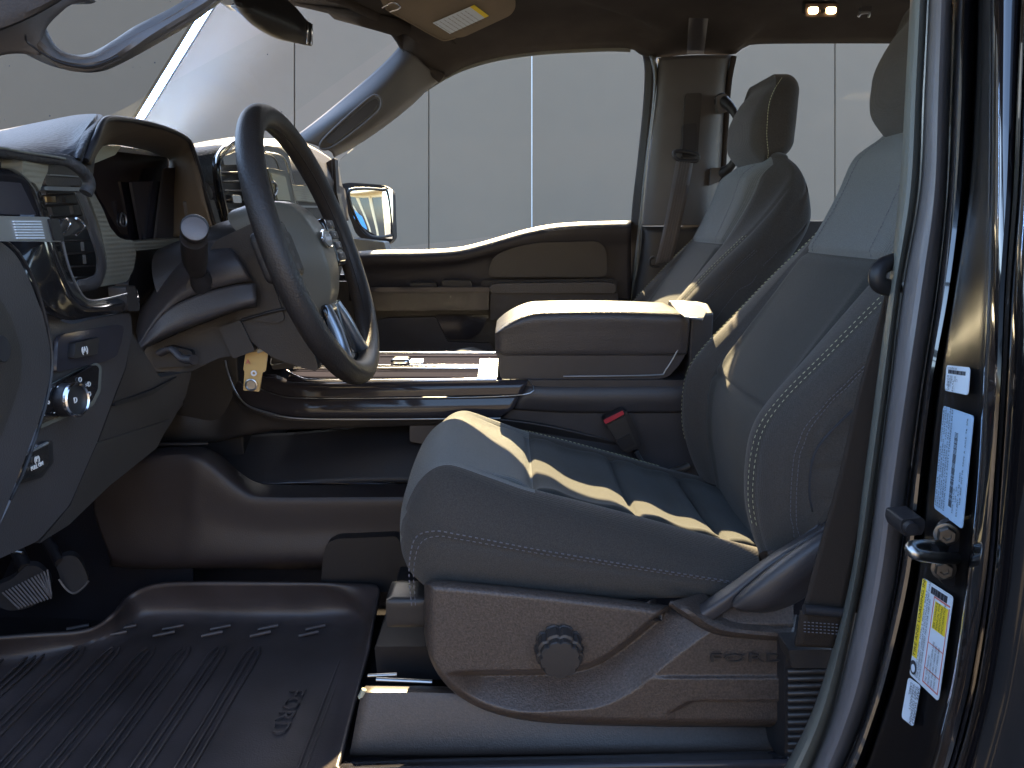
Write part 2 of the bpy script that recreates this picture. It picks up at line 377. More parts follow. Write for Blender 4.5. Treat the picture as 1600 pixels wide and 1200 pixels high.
rail3 = [Vector((-.33 + (p.x + .25) * 1.0 + fwd(i), 1.85, CH + .525)) for i, p in enumerate(rail0)]
rail4 = [Vector((-.36 + (p.x + .25) * 1.0 + fwd(i), 1.3, CH + .55)) for i, p in enumerate(rail0)]
rail5 = [Vector((-.36 + (p.x + .25) * 1.0 + fwd(i), .85, CH + .49)) for i, p in enumerate(rail0)]
rail6 = [Vector((-.36 + (p.x + .25) * 1.0 + fwd(i), .66, CH + .40)) for i, p in enumerate(rail0)]
o = loft("headliner_cloth", [rail0, rail1, rail2, rail3, rail4, rail5, rail6], M['head'], rf, nu=90, nv=50, thick=.012)
o = loft("roof_skin", [[p + Vector((0, .06 if k == 0 else 0, .05)) for p in r] for k, r in enumerate([rail0, rail2, rail3, rail4, rail5, rail6])], M['paint'], tr, nu=60, nv=30, thick=.004)
# windscreen header edge
tube("windscreen_header", [PY(690, 122, 2.24), PY(640, 82, 2.2), PY(622, 55, 2.14), PY(600, 32, 2.06), PY(560, 10, 1.97), PY(515, -8, 1.88), PY(440, -25, 1.78), V(-.80, 1.3, .52), V(-.80, .9, .47)], .014, M['head'], rf, n=60)
loft("header_front", [[PY(686, 118, 2.25), PY(640, 78, 2.19), PY(624, 52, 2.12), PY(600, 30, 2.05), PY(560, 9, 1.96), PY(515, -8, 1.88), PY(440, -25, 1.78), V(-.80, 1.3, .51)],
                      [PY(730, 80, 2.2), PY(690, 50, 2.1), PY(670, 20, 2.05), PY(650, 5, 2.0), PY(600, -15, 1.9), PY(560, -30, 1.85), PY(480, -40, 1.75), V(-.6, 1.3, .54)]], M['head'], rf, nu=40, nv=8, thick=.01)
tube("door_seal", [PY(a, b + 1.5, hy(a) + .012) for a, b in hd[1:10]], .007, M['sealp'], rf, n=70, seg=8)
# scuffed trim strip above the pillar
ploft("scuff", [[(1077, 20, 2.05), (1075, 50, 2.12), (1073, 84, 2.235)], [(1108, 20, 2.05), (1104, 50, 2.12), (1100, 84, 2.235)]], M['plastic2'], rf, nu=10, nv=4, thick=.001)

# passenger A pillar ---------------------------------------------------
ap = root("passenger_windscreen_pillar", "slanting blue-grey windscreen pillar trim with a recessed grab handle slot", "pillar", PY(470, 215, 2.1))
#
up = [(462, 212, 2.1), (500, 183, 2.12), (545, 146, 2.14), (585, 112, 2.16), (610, 88, 2.17), (625, 71, 2.18)]
mid = [(480, 222, 2.07), (525, 190, 2.08), (570, 160, 2.1), (608, 128, 2.13), (632, 104, 2.15), (650, 88, 2.17)]
lo = [(515, 236, 2.1), (560, 212, 2.12), (600, 184, 2.15), (640, 152, 2.19), (665, 132, 2.22), (680, 118, 2.235)]
lo2 = [(522, 246, 2.18), (560, 226, 2.19), (604, 196, 2.21), (644, 164, 2.24), (668, 141, 2.25), (688, 126, 2.26)]
ploft("pillar_trim", [up, mid, lo, lo2], M['pillar'], ap, nu=50, nv=24, thick=.01)
slot = rc([(507, 220), (519, 226), (582, 177), (592, 160), (588, 153), (575, 160)], 7)
slab("handle_slot", [PY(a, b, 2.065) for a, b in slot], (0, .006, 0), M['black'], ap, bev=.002)
tube("slot_rim", [PY(a, b, 2.063) for a, b in [(503, 221), (519, 230), (585, 180), (596, 160), (590, 150), (572, 157)]], .0035, M['pillar'], ap, n=70, closed=True, seg=8)
tube("trim_joint", [PY(625, 73, 2.175), PY(640, 92, 2.168), PY(660, 108, 2.2), PY(684, 124, 2.25)], .002, M['black'], ap, n=20, seg=6)

# driver A pillar and grab handle, near the eye
dp = root("driver_windscreen_pillar", "blurred brownish driver's windscreen pillar with an open grab handle at top left", "pillar", PY(30, 40, .62))
ploft("pillar_trim", [[(-90, 110, .60), (-20, 92, .6), (20, 84, .6), (58, 86, .6)], [(-90, 60, .58), (-20, 45, .58), (30, 40, .585), (66, 62, .6)], [(-90, 20, .58), (-10, 8, .58), (45, 5, .585), (80, 34, .6)], [(-90, -90, .6), (20, -60, .6), (90, -40, .6), (130, -10, .6)]], M['pillar'], dp, nu=24, nv=20, thick=.02)
ploft("grab_handle", [[(40, 85, .62), (80, 103, .62), (120, 112, .62), (150, 113, .62), (180, 104, .625), (240, 72, .63), (310, 30, .64), (360, -10, .65)],
                      [(52, 66, .60), (84, 92, .595), (118, 102, .595), (148, 102, .595), (180, 88, .60), (240, 55, .605), (305, 15, .615), (345, -15, .625)],
                      [(66, 50, .605), (84, 76, .605), (112, 90, .605), (142, 87, .605), (172, 70, .61), (215, 44, .615), (262, 20, .625), (315, -12, .63)],
                      [(72, 44, .63), (88, 72, .63), (114, 85, .63), (142, 82, .63), (172, 66, .63), (212, 40, .64), (262, 15, .65), (312, -14, .65)]], M['pillar'], dp, nu=60, nv=20, thick=.008)
tube("seam_line", [PY(40, 55, .586), PY(45, 68, .592), PY(90, 96, .594), PY(140, 104, .594), PY(185, 88, .599)], .0008, M['black'], dp, n=30, seg=5)
ploft("pillar_cap", [[(-60, 62, .57), (0, 48, .57), (60, 22, .57), (120, -14, .575)], [(-60, 48, .565), (0, 34, .565), (60, 8, .565), (120, -28, .57)], [(-60, -30, .57), (0, -40, .57), (60, -50, .57), (120, -60, .575)]], M['head'], dp, nu=20, nv=10, thick=.01)

# windscreen and side glass
ws = loft("windscreen", [[PY(516, -8, 1.9), PY(600, 30, 2.07), PY(622, 60, 2.16)], [V(-.95, 1.5, .09), V(-.93, 1.85, .10), V(-.82, 2.1, .11)]], M['clear'], None, nu=12, nv=8, thick=0)
for (a, b, q) in ((15, 103, 1), (78, 181, 1.3), (242, 98, 1.2), (208, 105, .7), (219, 105, .6), (7, 187, .9), (418, 85, 1), (440, 175, 1), (266, 2, .8)):
    sp_ = disc("dirt_speck", PY(a, b, 1.9), (0, -1, .3), .0016 * q, .0006, M['black'], None, seg=8); sp_.parent = ws
tag(ws, "clear windscreen glass ahead of the dashboard", "windscreen")

# ================================================================ PASSENGER DOOR
pd = root("passenger_door", "dark passenger door with a wavy window sill, armrest strip and grey pull", "door", PY(780, 500, 2.28))
belt = [(545, 392), (600, 390), (650, 389.5), (690, 388), (720, 385), (750, 378), (785, 368), (820, 358), (860, 350), (900, 346.5), (940, 345), (986, 344)]
ploft("upper_panel", [[(a, b + 2, 2.33) for a, b in belt], [(a, b + 1, 2.27) for a, b in belt], [(a, b + 9, 2.235) for a, b in belt], [(a, b + 22, 2.235) for a, b in belt],
                      [(545, 430, 2.25), (700, 420, 2.25), (800, 405, 2.25), (986, 395, 2.25)], [(545, 470, 2.26), (700, 470, 2.26), (986, 470, 2.26)]], M['doorp'], pd, nu=60, nv=34, thick=.01)
yslab("lower_panel", [(480, 440), (985, 440), (985, 640), (480, 640)], 2.275, .03, M['plastic'], pd)
yslab("recessed_pocket", [(770, 400), (805, 386), (840, 379), (935, 377), (948, 390), (950, 433), (760, 433)], 2.231, .012, M['plastic'], pd, bev=.006, r=14)
yslab("armrest_hollow", [(752, 438), (960, 435), (966, 446), (964, 468), (752, 468)], 2.225, .01, M['black'], pd, r=5)
yslab("armrest_pad", [(764, 447), (775, 443), (945, 441), (962, 444), (962, 458), (766, 458)], 2.19, .05, M['arml'], pd, r=5, bev=.008)
dashes("armrest_stitching", [PY(770, 455, 2.185), PY(940, 453, 2.185)], M['stitchd'], pd, step=.01)
yslab("armrest_base", [(766, 458), (966, 458), (966, 500), (766, 500)], 2.205, .05, M['doorp'], pd, r=2)
yslab("pull_bar", [(560, 449), (765, 449), (765, 456), (560, 456)], 2.18, .05, M['gloss2'], pd, r=2, bev=.004)
yslab("pull_trim", [(560, 456), (764, 455), (764, 484), (560, 486)], 2.185, .04, M['brushd'], pd, r=1, bev=.003)
yslab("window_switch", [(691, 438), (736, 438), (738, 449), (690, 449)], 2.2, .03, M['black'], pd, r=3)
yslab("window_switch", [(640, 442), (680, 442), (684, 449), (640, 449)], 2.2, .03, M['black'], pd, r=3)
yslab("speaker_recess", [(680, 492), (765, 492), (750, 520), (735, 530), (700, 530), (690, 520)], 2.262, .01, M['gloss2'], pd, r=4, bev=.004)
yslab("map_pocket", [(590, 500), (610, 497), (660, 552), (590, 552)], 2.262, .01, M['doorp'], pd, r=2, bev=.004)
yslab("map_pocket", [(600, 497), (680, 495), (700, 534), (765, 536), (775, 552), (662, 552)], 2.255, .01, M['doorp'], pd, r=2, bev=.004)
yslab("window_glass", [(530, 395), (530, 250), (600, 192), (690, 120), (800, 84), (900, 76), (990, 73), (1006, 95), (1004, 160), (988, 347)], 2.30, .004, M['clear'], pd, bev=0)
ploft("window_frame", [[(1003, 84, 2.27), (1007, 110, 2.27), (1004, 170, 2.27), (996, 250, 2.27), (986, 345, 2.27), (983, 470, 2.27)], [(1014, 86, 2.255), (1020, 110, 2.255), (1017, 170, 2.255), (1009, 250, 2.255), (1000, 345, 2.255), (992, 470, 2.255)]], M['rubber'], pd, nu=30, nv=5, thick=.02)
yslab("sail_panel", [(503, 258), (523, 246), (526, 300), (548, 392), (520, 400), (500, 330)], 2.22, .04, M['black'], pd, r=3, bev=.004)
tube("sail_edge", [PY(518, 250, 2.21), PY(521, 300, 2.21), PY(530, 330, 2.21)], .002, M['doorp'], pd, n=12, seg=6)

mr = root("side_mirror", "passenger side mirror with a black housing beyond the door glass", "mirror", PY(570, 385, 2.5))
yslab("housing", [(528, 289), (545, 285), (600, 289), (612, 298), (615, 374), (606, 383), (576, 381), (556, 366), (540, 322)], 2.63, .08, M['black'], mr, r=8, bev=.012)
nrm_ = Vector((.86, -.51, .02)).normalized()
def mirpt(x, y):
    c0 = PY(580, 335, 2.49); r_ = ray(x, y); return EYE + r_ * ((c0 - EYE).dot(nrm_) / r_.dot(nrm_))
mp = [mirpt(a, b) for a, b in rc([(545, 294), (570, 295), (600, 297), (609, 305), (612, 365), (604, 371), (576, 369), (560, 350), (547, 318)], 5)]
mg_v, mg_f = [], []; NM = 24
for i in range(NM + 1):
    for j in range(NM + 1):
        u, v = i / NM, j / NM; x = 545 + 68 * u + 8 * v * (1 - u); y = 294 + 2 * u + (77 - 30 * (1 - u) ** 2.2) * v
        du, dv = 2 * u - 1, 2 * v - 1; mg_v.append(mirpt(x, y) + nrm_ * (.004 * (1 - .5 * (du * du + dv * dv))))
for i in range(NM):
    for j in range(NM): a = i * (NM + 1) + j; mg_f.append([a, a + 1, a + NM + 2, a + NM + 1])
mgo = link("mirror_glass", mesh("mirror_glass", mg_v, mg_f), M['mirror'], mr, angle=80)
tube("bezel", mp[::5], .005, M['black'], mr, n=70, closed=True, seg=8)
yslab("mirror_arm", [(545, 372), (600, 378), (604, 392), (552, 392)], 2.45, .1, M['silver'], mr, r=3, bev=.005)

# passenger B pillar ---------------------------------------------------
bp = root("passenger_centre_pillar", "grey-brown centre pillar trim carrying the passenger seat belt", "pillar", PY(1060, 440, 2.28))
ploft("upper_trim", [[(1028, 91, 2.25), (1025, 150, 2.24), (1013, 250, 2.23), (1004, 345, 2.23), (1003, 352, 2.23)], [(1040, 89, 2.23), (1040, 150, 2.22), (1032, 250, 2.21), (1026, 345, 2.21), (1025, 352, 2.21)],
                     [(1085, 86, 2.225), (1085, 150, 2.21), (1080, 250, 2.195), (1075, 345, 2.19), (1074, 352, 2.19)], [(1125, 86, 2.23), (1122, 150, 2.22), (1115, 250, 2.21), (1108, 345, 2.2), (1107, 352, 2.2)], [(1146, 86, 2.26), (1137, 130, 2.26), (1130, 250, 2.26), (1122, 345, 2.26), (1121, 352, 2.26)]], M['pillar'], bp, nu=40, nv=30, thick=.01)
ploft("lower_trim", [[(1003, 354, 2.235), (1000, 400, 2.235), (985, 480, 2.235), (980, 560, 2.235)], [(1025, 354, 2.215), (1022, 400, 2.21), (1015, 480, 2.21), (1010, 560, 2.21)], [(1107, 354, 2.2), (1107, 400, 2.2), (1100, 480, 2.2), (1100, 560, 2.2)], [(1130, 354, 2.26), (1130, 400, 2.26), (1130, 480, 2.26), (1130, 560, 2.26)]], M['plastic'], bp, nu=20, nv=16, thick=.01)
ploft("edge_seal", [[(1014, 86, 2.25), (1021, 120, 2.25), (1018, 170, 2.25), (1008, 250, 2.25), (998, 345, 2.25), (985, 470, 2.25)], [(1020, 88, 2.235), (1024, 120, 2.235), (1020, 170, 2.235), (1011, 250, 2.235), (1001, 345, 2.235), (992, 470, 2.235)], [(1026, 90, 2.25), (1029, 120, 2.25), (1024, 170, 2.25), (1014, 250, 2.25), (1006, 345, 2.25), (998, 470, 2.25)]], M['sealp'], bp, nu=40, nv=9, thick=.004)
tube("rear_edge_seal", [PY(1147, 88, 2.25), PY(1139, 130, 2.25), PY(1134, 200, 2.25), PY(1128, 300, 2.25)], .008, M['head'], bp, n=20, seg=8)
yslab("height_adjuster_track", [(1071, 146), (1097, 145), (1090, 250), (1064, 250)], 2.197, .01, M['plastic'], bp, r=4, bev=.003)
pg = root("passenger_seat_belt", "grey seat belt hanging from the passenger pillar guide loop", "seat belt", PY(1070, 245, 2.17))
yslab("adjuster", [(1068, 194), (1088, 192), (1090, 215), (1086, 245), (1066, 245)], 2.165, .025, M['black'], pg, r=3, bev=.004)
tube("guide_loop", [PY(1053, 240, 2.15), PY(1060, 236, 2.15), (PY(1085, 240, 2.15)), PY(1091, 246, 2.15), PY(1086, 252, 2.15), PY(1060, 250, 2.15)], .0055, M['rubber'], pg, n=50, closed=True, seg=10)
ploft("webbing", [[(1057, 249, 2.15), (1046, 310, 2.10), (1034, 370, 2.08), (1024, 412, 2.1)], [(1084, 251, 2.15), (1073, 310, 2.10), (1060, 370, 2.08), (1050, 408, 2.1)]], M['beltg'], pg, nu=30, nv=6, thick=.0015)
for q in (.2, .35, .5, .65, .8):
    tube("weave_rib", [PY(1057 + 27 * q, 250, 2.149), PY(1046 + 27 * q, 310, 2.099), PY(1034 + 26 * q, 370, 2.079), PY(1024 + 26 * q, 410, 2.099)], .0011, M['beltg'], pg, n=16, seg=6)
tube("anchor_loop", [PY(1022, 402, 2.12), PY(1016, 405, 2.12), PY(1017, 415, 2.12), PY(1030, 417, 2.12)], .0035, M['black'], pg, n=16, seg=8)
gh = root("rear_grab_handle", "dark curved grab handle on the centre pillar behind the passenger headrest", "grab handle", PY(1125, 160, 2.2))
tube("handle", [PY(1126, 156, 2.21), PY(1140, 166, 2.17), PY(1151, 185, 2.15), PY(1154, 210, 2.14), PY(1152, 240, 2.15), PY(1140, 262, 2.17), PY(1122, 274, 2.21)], [.02, .013, .0085, .008, .0085, .012, .02], M['rubber'], gh, n=50, seg=12)
yslab("mount", [(1120, 150), (1134, 145), (1142, 160), (1138, 174), (1122, 176)], 2.185, .04, M['pillar'], gh, r=3)
yslab("mount", [(1112, 262), (1138, 262), (1122, 285), (1108, 290)], 2.185, .04, M['pillar'], gh, r=3)

# rear side glass of the passenger side
rg = tag(yslab("rear_side_glass", [(1120, 345), (1132, 130), (1150, 84), (1180, 68), (1700, 66), (1700, 400), (1120, 400)], 2.31, .004, M['clear'], None, bev=0), "rear passenger side window glass behind the front headrests", "window")

# sun visor, lamps, hook ------------------------------------------------
vs_ = root("sun_visor", "brown passenger sun visor with a yellow and white airbag warning label", "sun visor", PY(690, 30, 2.0))
def VP(x, y, d=0):                                          # visor plane: hangs from the header, tilted
    n_ = Vector((.25, -.45, -.86)).normalized(); c0 = PY(700, 40, 1.99) + Vector((0, -d, -d)); r_ = ray(x, y); return EYE + r_ * ((c0 - EYE).dot(n_) / r_.dot(n_))
slab("visor_board", [VP(a, b) for a, b in rc([(575, -45), (600, 12), (612, 20), (685, 60), (697, 63), (712, 59), (725, 58), (798, 24), (806, 12), (800, -50)], 7)], (0, .015, .012), M['visor'], vs_, bev=.004)
tube("visor_edge_piping", [VP(a, b, .002) for a, b in [(603, 14), (612, 20), (640, 35), (685, 60), (697, 63), (712, 59)]], .0018, M['visor'], vs_, n=30, seg=8)
lab = [VP(a, b, .003) for a, b in ((741, 8), (764, 25), (703, 53), (676, 36))]
slab("warning_label", lab, (0, .001, .001), M['paper'], vs_, bev=0)
slab("label_header", [VP(a, b, .0045) for a, b in ((734.5, 11), (741, 8), (764, 25), (757.5, 28))], (0, .001, .001), M['yellow'], vs_, bev=0)
X_, Y_ = (lab[0] - lab[3]).normalized(), None
yd_ = (lab[2] - lab[3]); xd_ = (lab[0] - lab[3])
for k in range(8):
    a = lab[3] + xd_ * (.06 + .10 * k) + yd_ * .07; a = a + Vector((0, -.0012, -.0012))
    text("label_text", "never seat children in front of airbag", a, yd_, -xd_, .0048, M['ink'], vs_, ext=0, sx=.86)
tube("visor_clip", [VP(a, b, .006) for a, b in [(597, 12), (604, 8), (612, 4), (619, 5), (625, 10), (622, 14), (609, 18)]], .0018, M['chrome'], vs_, n=40, seg=8)
dl = root("dome_lamp", "lit pair of warm rear dome lamps in the headliner", "lamp", PY(1285, 15, 1.92))
PYd = lambda a, b, d=0: PY(a, b, 1.90 - d)
slab("bezel", [PYd(a, b) for a, b in rc([(1258, 5), (1312, 5), (1308, 27), (1258, 27)], 4)], (0, .02, .01), M['black'], dl, bev=.003)
for x0 in (1264, 1292): slab("lens", [PYd(a, b, .004) for a, b in rc([(x0, 11), (x0 + 15, 11), (x0 + 14, 21), (x0, 21)], 3)], (0, .01, .0), M['lampw'], dl, bev=.002)
slab("button", [PYd(a, b, .004) for a, b in rc([(1282, 14), (1290, 14), (1289, 19), (1282, 19)], 2)], (0, .01, 0), M['plastic'], dl, bev=.001)
hk = root("coat_hook", "small grey coat hook on the headliner beside the dome lamps", "hook", PY(1352, 15, 1.95))
slab("base_plate", [PY(a, b, 1.93) for a, b in rc([(1346, 9), (1363, 9), (1362, 18), (1346, 18)], 2)], (0, .015, 0), M['plastic2'], hk, bev=.002)
tube("hook", [PY(1341, 26, 1.91), PY(1346, 21, 1.91), PY(1358, 20, 1.91), PY(1357, 27, 1.91)], .003, M['silver'], hk, n=20, seg=8)
rv = root("rear_view_mirror", "dark rear view mirror hanging at the top of the windscreen", "mirror", PY(430, 0, 1.5))
ploft("mirror_housing", [[(350, -25, 1.42), (400, -30, 1.48), (455, 5, 1.53), (478, 30, 1.56), (486, 36, 1.57)], [(366, 0, 1.38), (400, 12, 1.42), (440, 30, 1.47), (470, 45, 1.52), (488, 50, 1.56)], [(366, 8, 1.40), (395, 38, 1.44), (430, 58, 1.49), (465, 67, 1.54), (487, 71, 1.57)], [(360, 10, 1.48), (395, 36, 1.5), (430, 56, 1.54), (465, 65, 1.57), (487, 70, 1.58)]], M['black'], rv, nu=40, nv=20, thick=.006)
ploft("glass_edge", [[(479, 34, 1.535), (478, 50, 1.53), (478, 69, 1.545)], [(481, 34, 1.53), (480, 50, 1.525), (480, 69, 1.54)]], M['chrome'], rv, nu=8, nv=3, thick=.002)
ploft("glass_edge", [[(485, 36, 1.545), (485, 50, 1.54), (485, 70, 1.55)], [(487, 37, 1.54), (487, 50, 1.535), (487, 70, 1.545)]], M['chrome'], rv, nu=8, nv=3, thick=.002)
yslab("mount", [(335, -20), (372, -20), (372, 8), (352, 8), (340, 2)], 1.5, .04, M['silver'], rv, r=4, bev=.006)

# ================================================================ SEATS
YC = 1.18
def cush_top(X, y):                                        # height shape of the cushion top
    return 0
CZ = smoothtab([(-.17, -.352), (-.11, -.337), (-.04, -.352), (.03, -.372), (.10, -.390), (.18, -.412), (.30, -.446), (.44, -.48)])
def cush_fn(p):
    X = p.x + .135; y = p.y; t = (p.z + .075) / .15          # t: 0 bottom, 1 top
    ay = abs(y)
    top = interp(CZ, X)
    dome = .012 * math.exp(-((ay - .185) / .04) ** 2) - .010 * math.exp(-(ay / .12) ** 2) * sm(-.02, .1, X) + .022 * math.exp(-(y / .17) ** 2) * (1 - sm(-.1, .02, X))
    seam = 0
    inn = 1 - sm(.150, .168, ay)
    for sx in (.028, .178, .302):
        xx = X - sx - .02 * (abs(y) ** 2) * 3
        seam += -.0085 * math.exp(-(xx / .0055) ** 2) * inn
        seam += .005 * math.exp(-((abs(xx) - .03) / .02) ** 2) * inn
    seam += -.008 * math.exp(-((ay - .165) / .006) ** 2) * sm(-.12, .02, X)
    top -= .024 * sm(.0, .25, y)
    w = sm(.55, .95, t)
    bot = -.512 + .02 * sm(.1, .4, X)
    z = bot + (top - bot) * t + (dome + seam) * w
    # nose: curve the front in plan and section
    xo = p.x
    if X < .05:
        k = 1 - sm(-.17, .05, X); xo += .028 * (ay / .25) ** 3 * k; xo += -.006 * math.sin(max(0, t) * 3.1) * k
        for q, d in ((.70, .004), (.52, .003)): xo += d * math.exp(-((t - q) / .018) ** 2) * k * (1 - sm(.2, .24, ay))
    # side welt
    if y < -.2:
        yy = .004 * math.exp(-((t - .62) / .025) ** 2)
        return Vector((xo, y + yy - .006 * math.sin(t * 3.1), z + CH))
    return Vector((xo, y, z + CH))
def cush_mat(c):
    X = c.x; y = c.y - YC; z = c.z - CH
    if X < .030 + .0015 and abs(y) < .19 and z > interp(CZ, X) - .09: return 3
    if abs(y) < .166 and X > .03: return 1
    return 0

def bk(z):                                                 # profile tables of the backrest
    return interp(BOL, z), interp(CEN, z), interp(BAK, z), interp(HW, z)
BOL = smoothtab([(-.47, .345), (-.42, .322), (-.357, .306), (-.28, .308), (-.23, .334), (-.166, .392), (-.095, .457), (-.03, .522), (.03, .572), (.08, .603), (.14, .632)])
CEN = smoothtab([(-.47, .372), (-.42, .362), (-.35, .350), (-.27, .356), (-.2, .397), (-.1, .462), (-.05, .492), (.03, .532), (.09, .556), (.14, .59)])
BAK = smoothtab([(-.47, .44), (-.40, .47), (-.3, .525), (-.2, .58), (-.1, .635), (0, .678), (.06, .676), (.11, .664), (.14, .652)])
HW = smoothtab([(-.47, .235), (-.40, .25), (-.30, .255), (-.15, .255), (-.06, .25), (0, .243), (.05, .23), (.09, .208), (.12, .18), (.14, .14)])
def bk_pt(z, th):
    b, c, k, hw = bk(z); cth, sth = math.cos(th), math.sin(th); n = 4.2
    cy = math.copysign(abs(cth) ** (2 / n), cth); cx = math.copysign(abs(sth) ** (2 / n), sth)
    y = hw * cy; ay = abs(y)
    w = sm(.115, .20, ay); front = c * (1 - w) + b * w
    top = sm(.07, .14, z); mid = (front + k) / 2 * (1 - 0) ; dep = (k - front) / 2 * (1 - .55 * top ** 2)
    mid2 = mid + 0
    X = mid2 - cx * dep
    if cx > 0:                                             # seams only on the front
        s = -.008 * math.exp(-((ay - .145) / .006) ** 2) * (1 - sm(.06, .12, z))
        if ay < .145:
            s += -.008 * math.exp(-((z + .052) / .006) ** 2) - .006 * math.exp(-((z + .262) / .005) ** 2) + .006 * math.exp(-((ay) / .1) ** 2)
        s += -.004 * math.exp(-((ay - .215) / .004) ** 2)
        X -= s * cx
    else:
        X -= 0
    if abs(cy) > .9 and sth > -.9: pass
    # seams on the side panel
    y2 = y
    if ay > hw * .97:
        for o_ in (.055, .105):
            cc = b + o_ + .05 * sm(-.2, -.4, z)
            y2 -= math.copysign(.004 * math.exp(-((X - cc) / .004) ** 2), y)
    zz = z - .35 * (X - (b)) * sm(-.1, .1, z) * .55        # top slopes towards the back
    return Vector((X, YC + y2, zz + CH))
def bk_front(z, y, out=.0015):                             # surface point on the front face at lateral offset y
    b, c, k, hw = bk(z); cy = max(-.995, min(.995, y / hw)); th = math.acos(math.copysign(abs(cy) ** 2.1, cy))
    p = bk_pt(z, th); return p + Vector((-out, math.copysign(out * .4, y), out * .5))

def make_seat(driver):
    X0 = V(.1, YC, -.72)
    r = root("front_seat", "", "seat", X0)
    fm = [M['fab'], M['fabc'], M['fabd'], M['fabr']]
    rbox("cushion", (.135, YC, 0), (.295, .25, .075), (.075, .065, .07), fm, r, n=(170, 120, 36), fn=cush_fn, matfn=cush_mat)
    # backrest
    NI, NO, NB = 60, 26, 88; NT = NI + 2 * NO + NB; NZ = 140; vs, fs = [], []
    def th_of(cy): return math.acos(math.copysign(min(1, abs(cy)) ** 2.1, cy))
    def thetas(z):
        hw = bk(z)[3]; yi = min(.146, hw * .8); t1 = th_of(yi / hw); out = [t1 * k / NO for k in range(NO)]
        out += [th_of((yi - 2 * yi * k / NI) / hw) for k in range(NI)]
        t2 = th_of(-yi / hw); out += [t2 + (math.pi - t2) * k / NO for k in range(NO)]
        return out + [math.pi + math.pi * k / NB for k in range(NB)]
    for i in range(NZ):
        z = -.47 + (.135 + .47) * (i / (NZ - 1)) ** .97
        for th in thetas(z): vs.append(bk_pt(z, th))
    for i in range(NZ - 1):
        for j in range(NT): fs.append([i * NT + j, i * NT + (j + 1) % NT, (i + 1) * NT + (j + 1) % NT, (i + 1) * NT + j])
    # rounded crown
    base = (NZ - 1) * NT; ctr = sum((vs[base + j] for j in range(NT)), Vector()) / NT; last = base
    for s in range(1, 9):
        a = s / 8 * math.pi / 2; st = len(vs)
        for j in range(NT): q = ctr.lerp(vs[base + j], math.cos(a)); vs.append(Vector((q.x, q.y, q.z + .022 * math.sin(a))))
        for j in range(NT): fs.append([last + j, last + (j + 1) % NT, st + (j + 1) % NT, st + j])
        last = st
    fs.append(list(range(NT))[::-1])
    bo = link("backrest", mesh("backrest", vs, fs), fm, r, angle=75)
    for q, p in enumerate(bo.data.polygons):
        if q >= (NZ - 1) * NT: p.material_index = 3 if abs(p.center.y - YC) < .11 and p.center.x < .625 else 0; continue
        row, col = divmod(q, NT); z = -.47 + .605 * ((row + .5) / (NZ - 1)) ** .97
        if NO <= col < NO + NI: p.material_index = 3 if z > -.053 else 1
    # stitching
    def crest(y, z0, z1, n=30): return [bk_front(z0 + (z1 - z0) * i / n, y) for i in range(n + 1)]
    for s in (-1, 1):
        dashes("stitching", crest(s * .205, -.40, -.03 if s < 0 else -.005), M['stitch'], r)
        dashes("stitching", crest(s * .212, -.40, -.03 if s < 0 else -.005), M['stitch'], r)
        dashes("insert_stitching", [bk_front(-.05 + .18 * i / 20, s * (.105 - .03 * i / 20)) for i in range(20)], M['stitchd'], r, step=.006, rad=.0005)
    def ctop(X, y, o=.0012):
        q = cush_fn(Vector((X - .135, y, .0749))); return Vector((X, YC + y, q.z + o))
    for d in (0, .013):
        dashes("cushion_stitching", [ctop(.005 + .012 * d / .013, .165 + d), ctop(.03, .182 + d)] + [ctop(.04 + .26 * i / 12, .190 + d) for i in range(12)], M['stitch'], r)
    def cside(X, t, y=-.2535): q = cush_fn(Vector((X - .135, -.25, -.075 + .15 * t))); return Vector((X, YC + y - .0035, q.z))
    dashes("side_stitching", [cside(-.132, .1, -.249), cside(-.134, .4, -.249), cside(-.125, .64, -.25)] + [cside(-.10 + .40 * i / 14, .70) for i in range(15)], M['stitchd'], r, rad=.0009)
    dashes("side_stitching", [cside(-.127, .1, -.249), cside(-.128, .4, -.249), cside(-.118, .60, -.25)] + [cside(-.095 + .39 * i / 14, .665) for i in range(15)], M['stitchd'], r, rad=.0006)
    def side_pt(z, dx):
        b = bk(z)[0]; best = min((abs(bk_pt(z, math.pi + t * .02).x - b - dx), math.pi + t * .02) for t in range(-28, 29)); q = bk_pt(z, best[1]); return q + Vector((0, -.0012, 0))
    for dx in (.050, .056, .100): dashes("side_seam_stitching", [side_pt(-.40 + .34 * i / 24, dx + (.0 if dx < .09 else .03 * (1 - i / 24))) for i in range(25)], M['stitchd'], r, rad=.0005, step=.006)
    # headrest
    def hfn(p):
        u = p.z / .095; x = p.x
        f = sm(0, 1, -x / .055); bkw = sm(0, 1, x / .055)
        x += f * (.042 * max(0, (u + .1) / 1.1) ** 1.5 + .014 * (p.y / .12) ** 2 + .022 * max(0, (-u - .35) / .65) ** 2)
        zz = p.z - .012 * f * max(0, u) + .014 * bkw * max(0, -u)
        return Vector((x + .004 * u, p.y * (1 - .05 * max(0, u)), zz))
    rbox("headrest", V(.610, YC, .224), (.055, .124, .096), (.034, .036, .040), M['fab'], r, n=(30, 44, 40), fn=hfn)
    hs = []
    for i in range(26):
        u = -.92 + 1.84 * i / 25; x = -.020 + .040 * max(0, u) ** 2.5 + .020 * max(0, -u - .3) ** 1.5
        hs.append(V(.610 + x, YC - .1253 + .006 * max(0, u) + .020 * max(0, abs(u) - .8) / .2 * 1.0, .224 + u * .094))
    dashes("headrest_stitching", hs, M['stitch'], r, rad=.0006, step=.006, ln=.004)
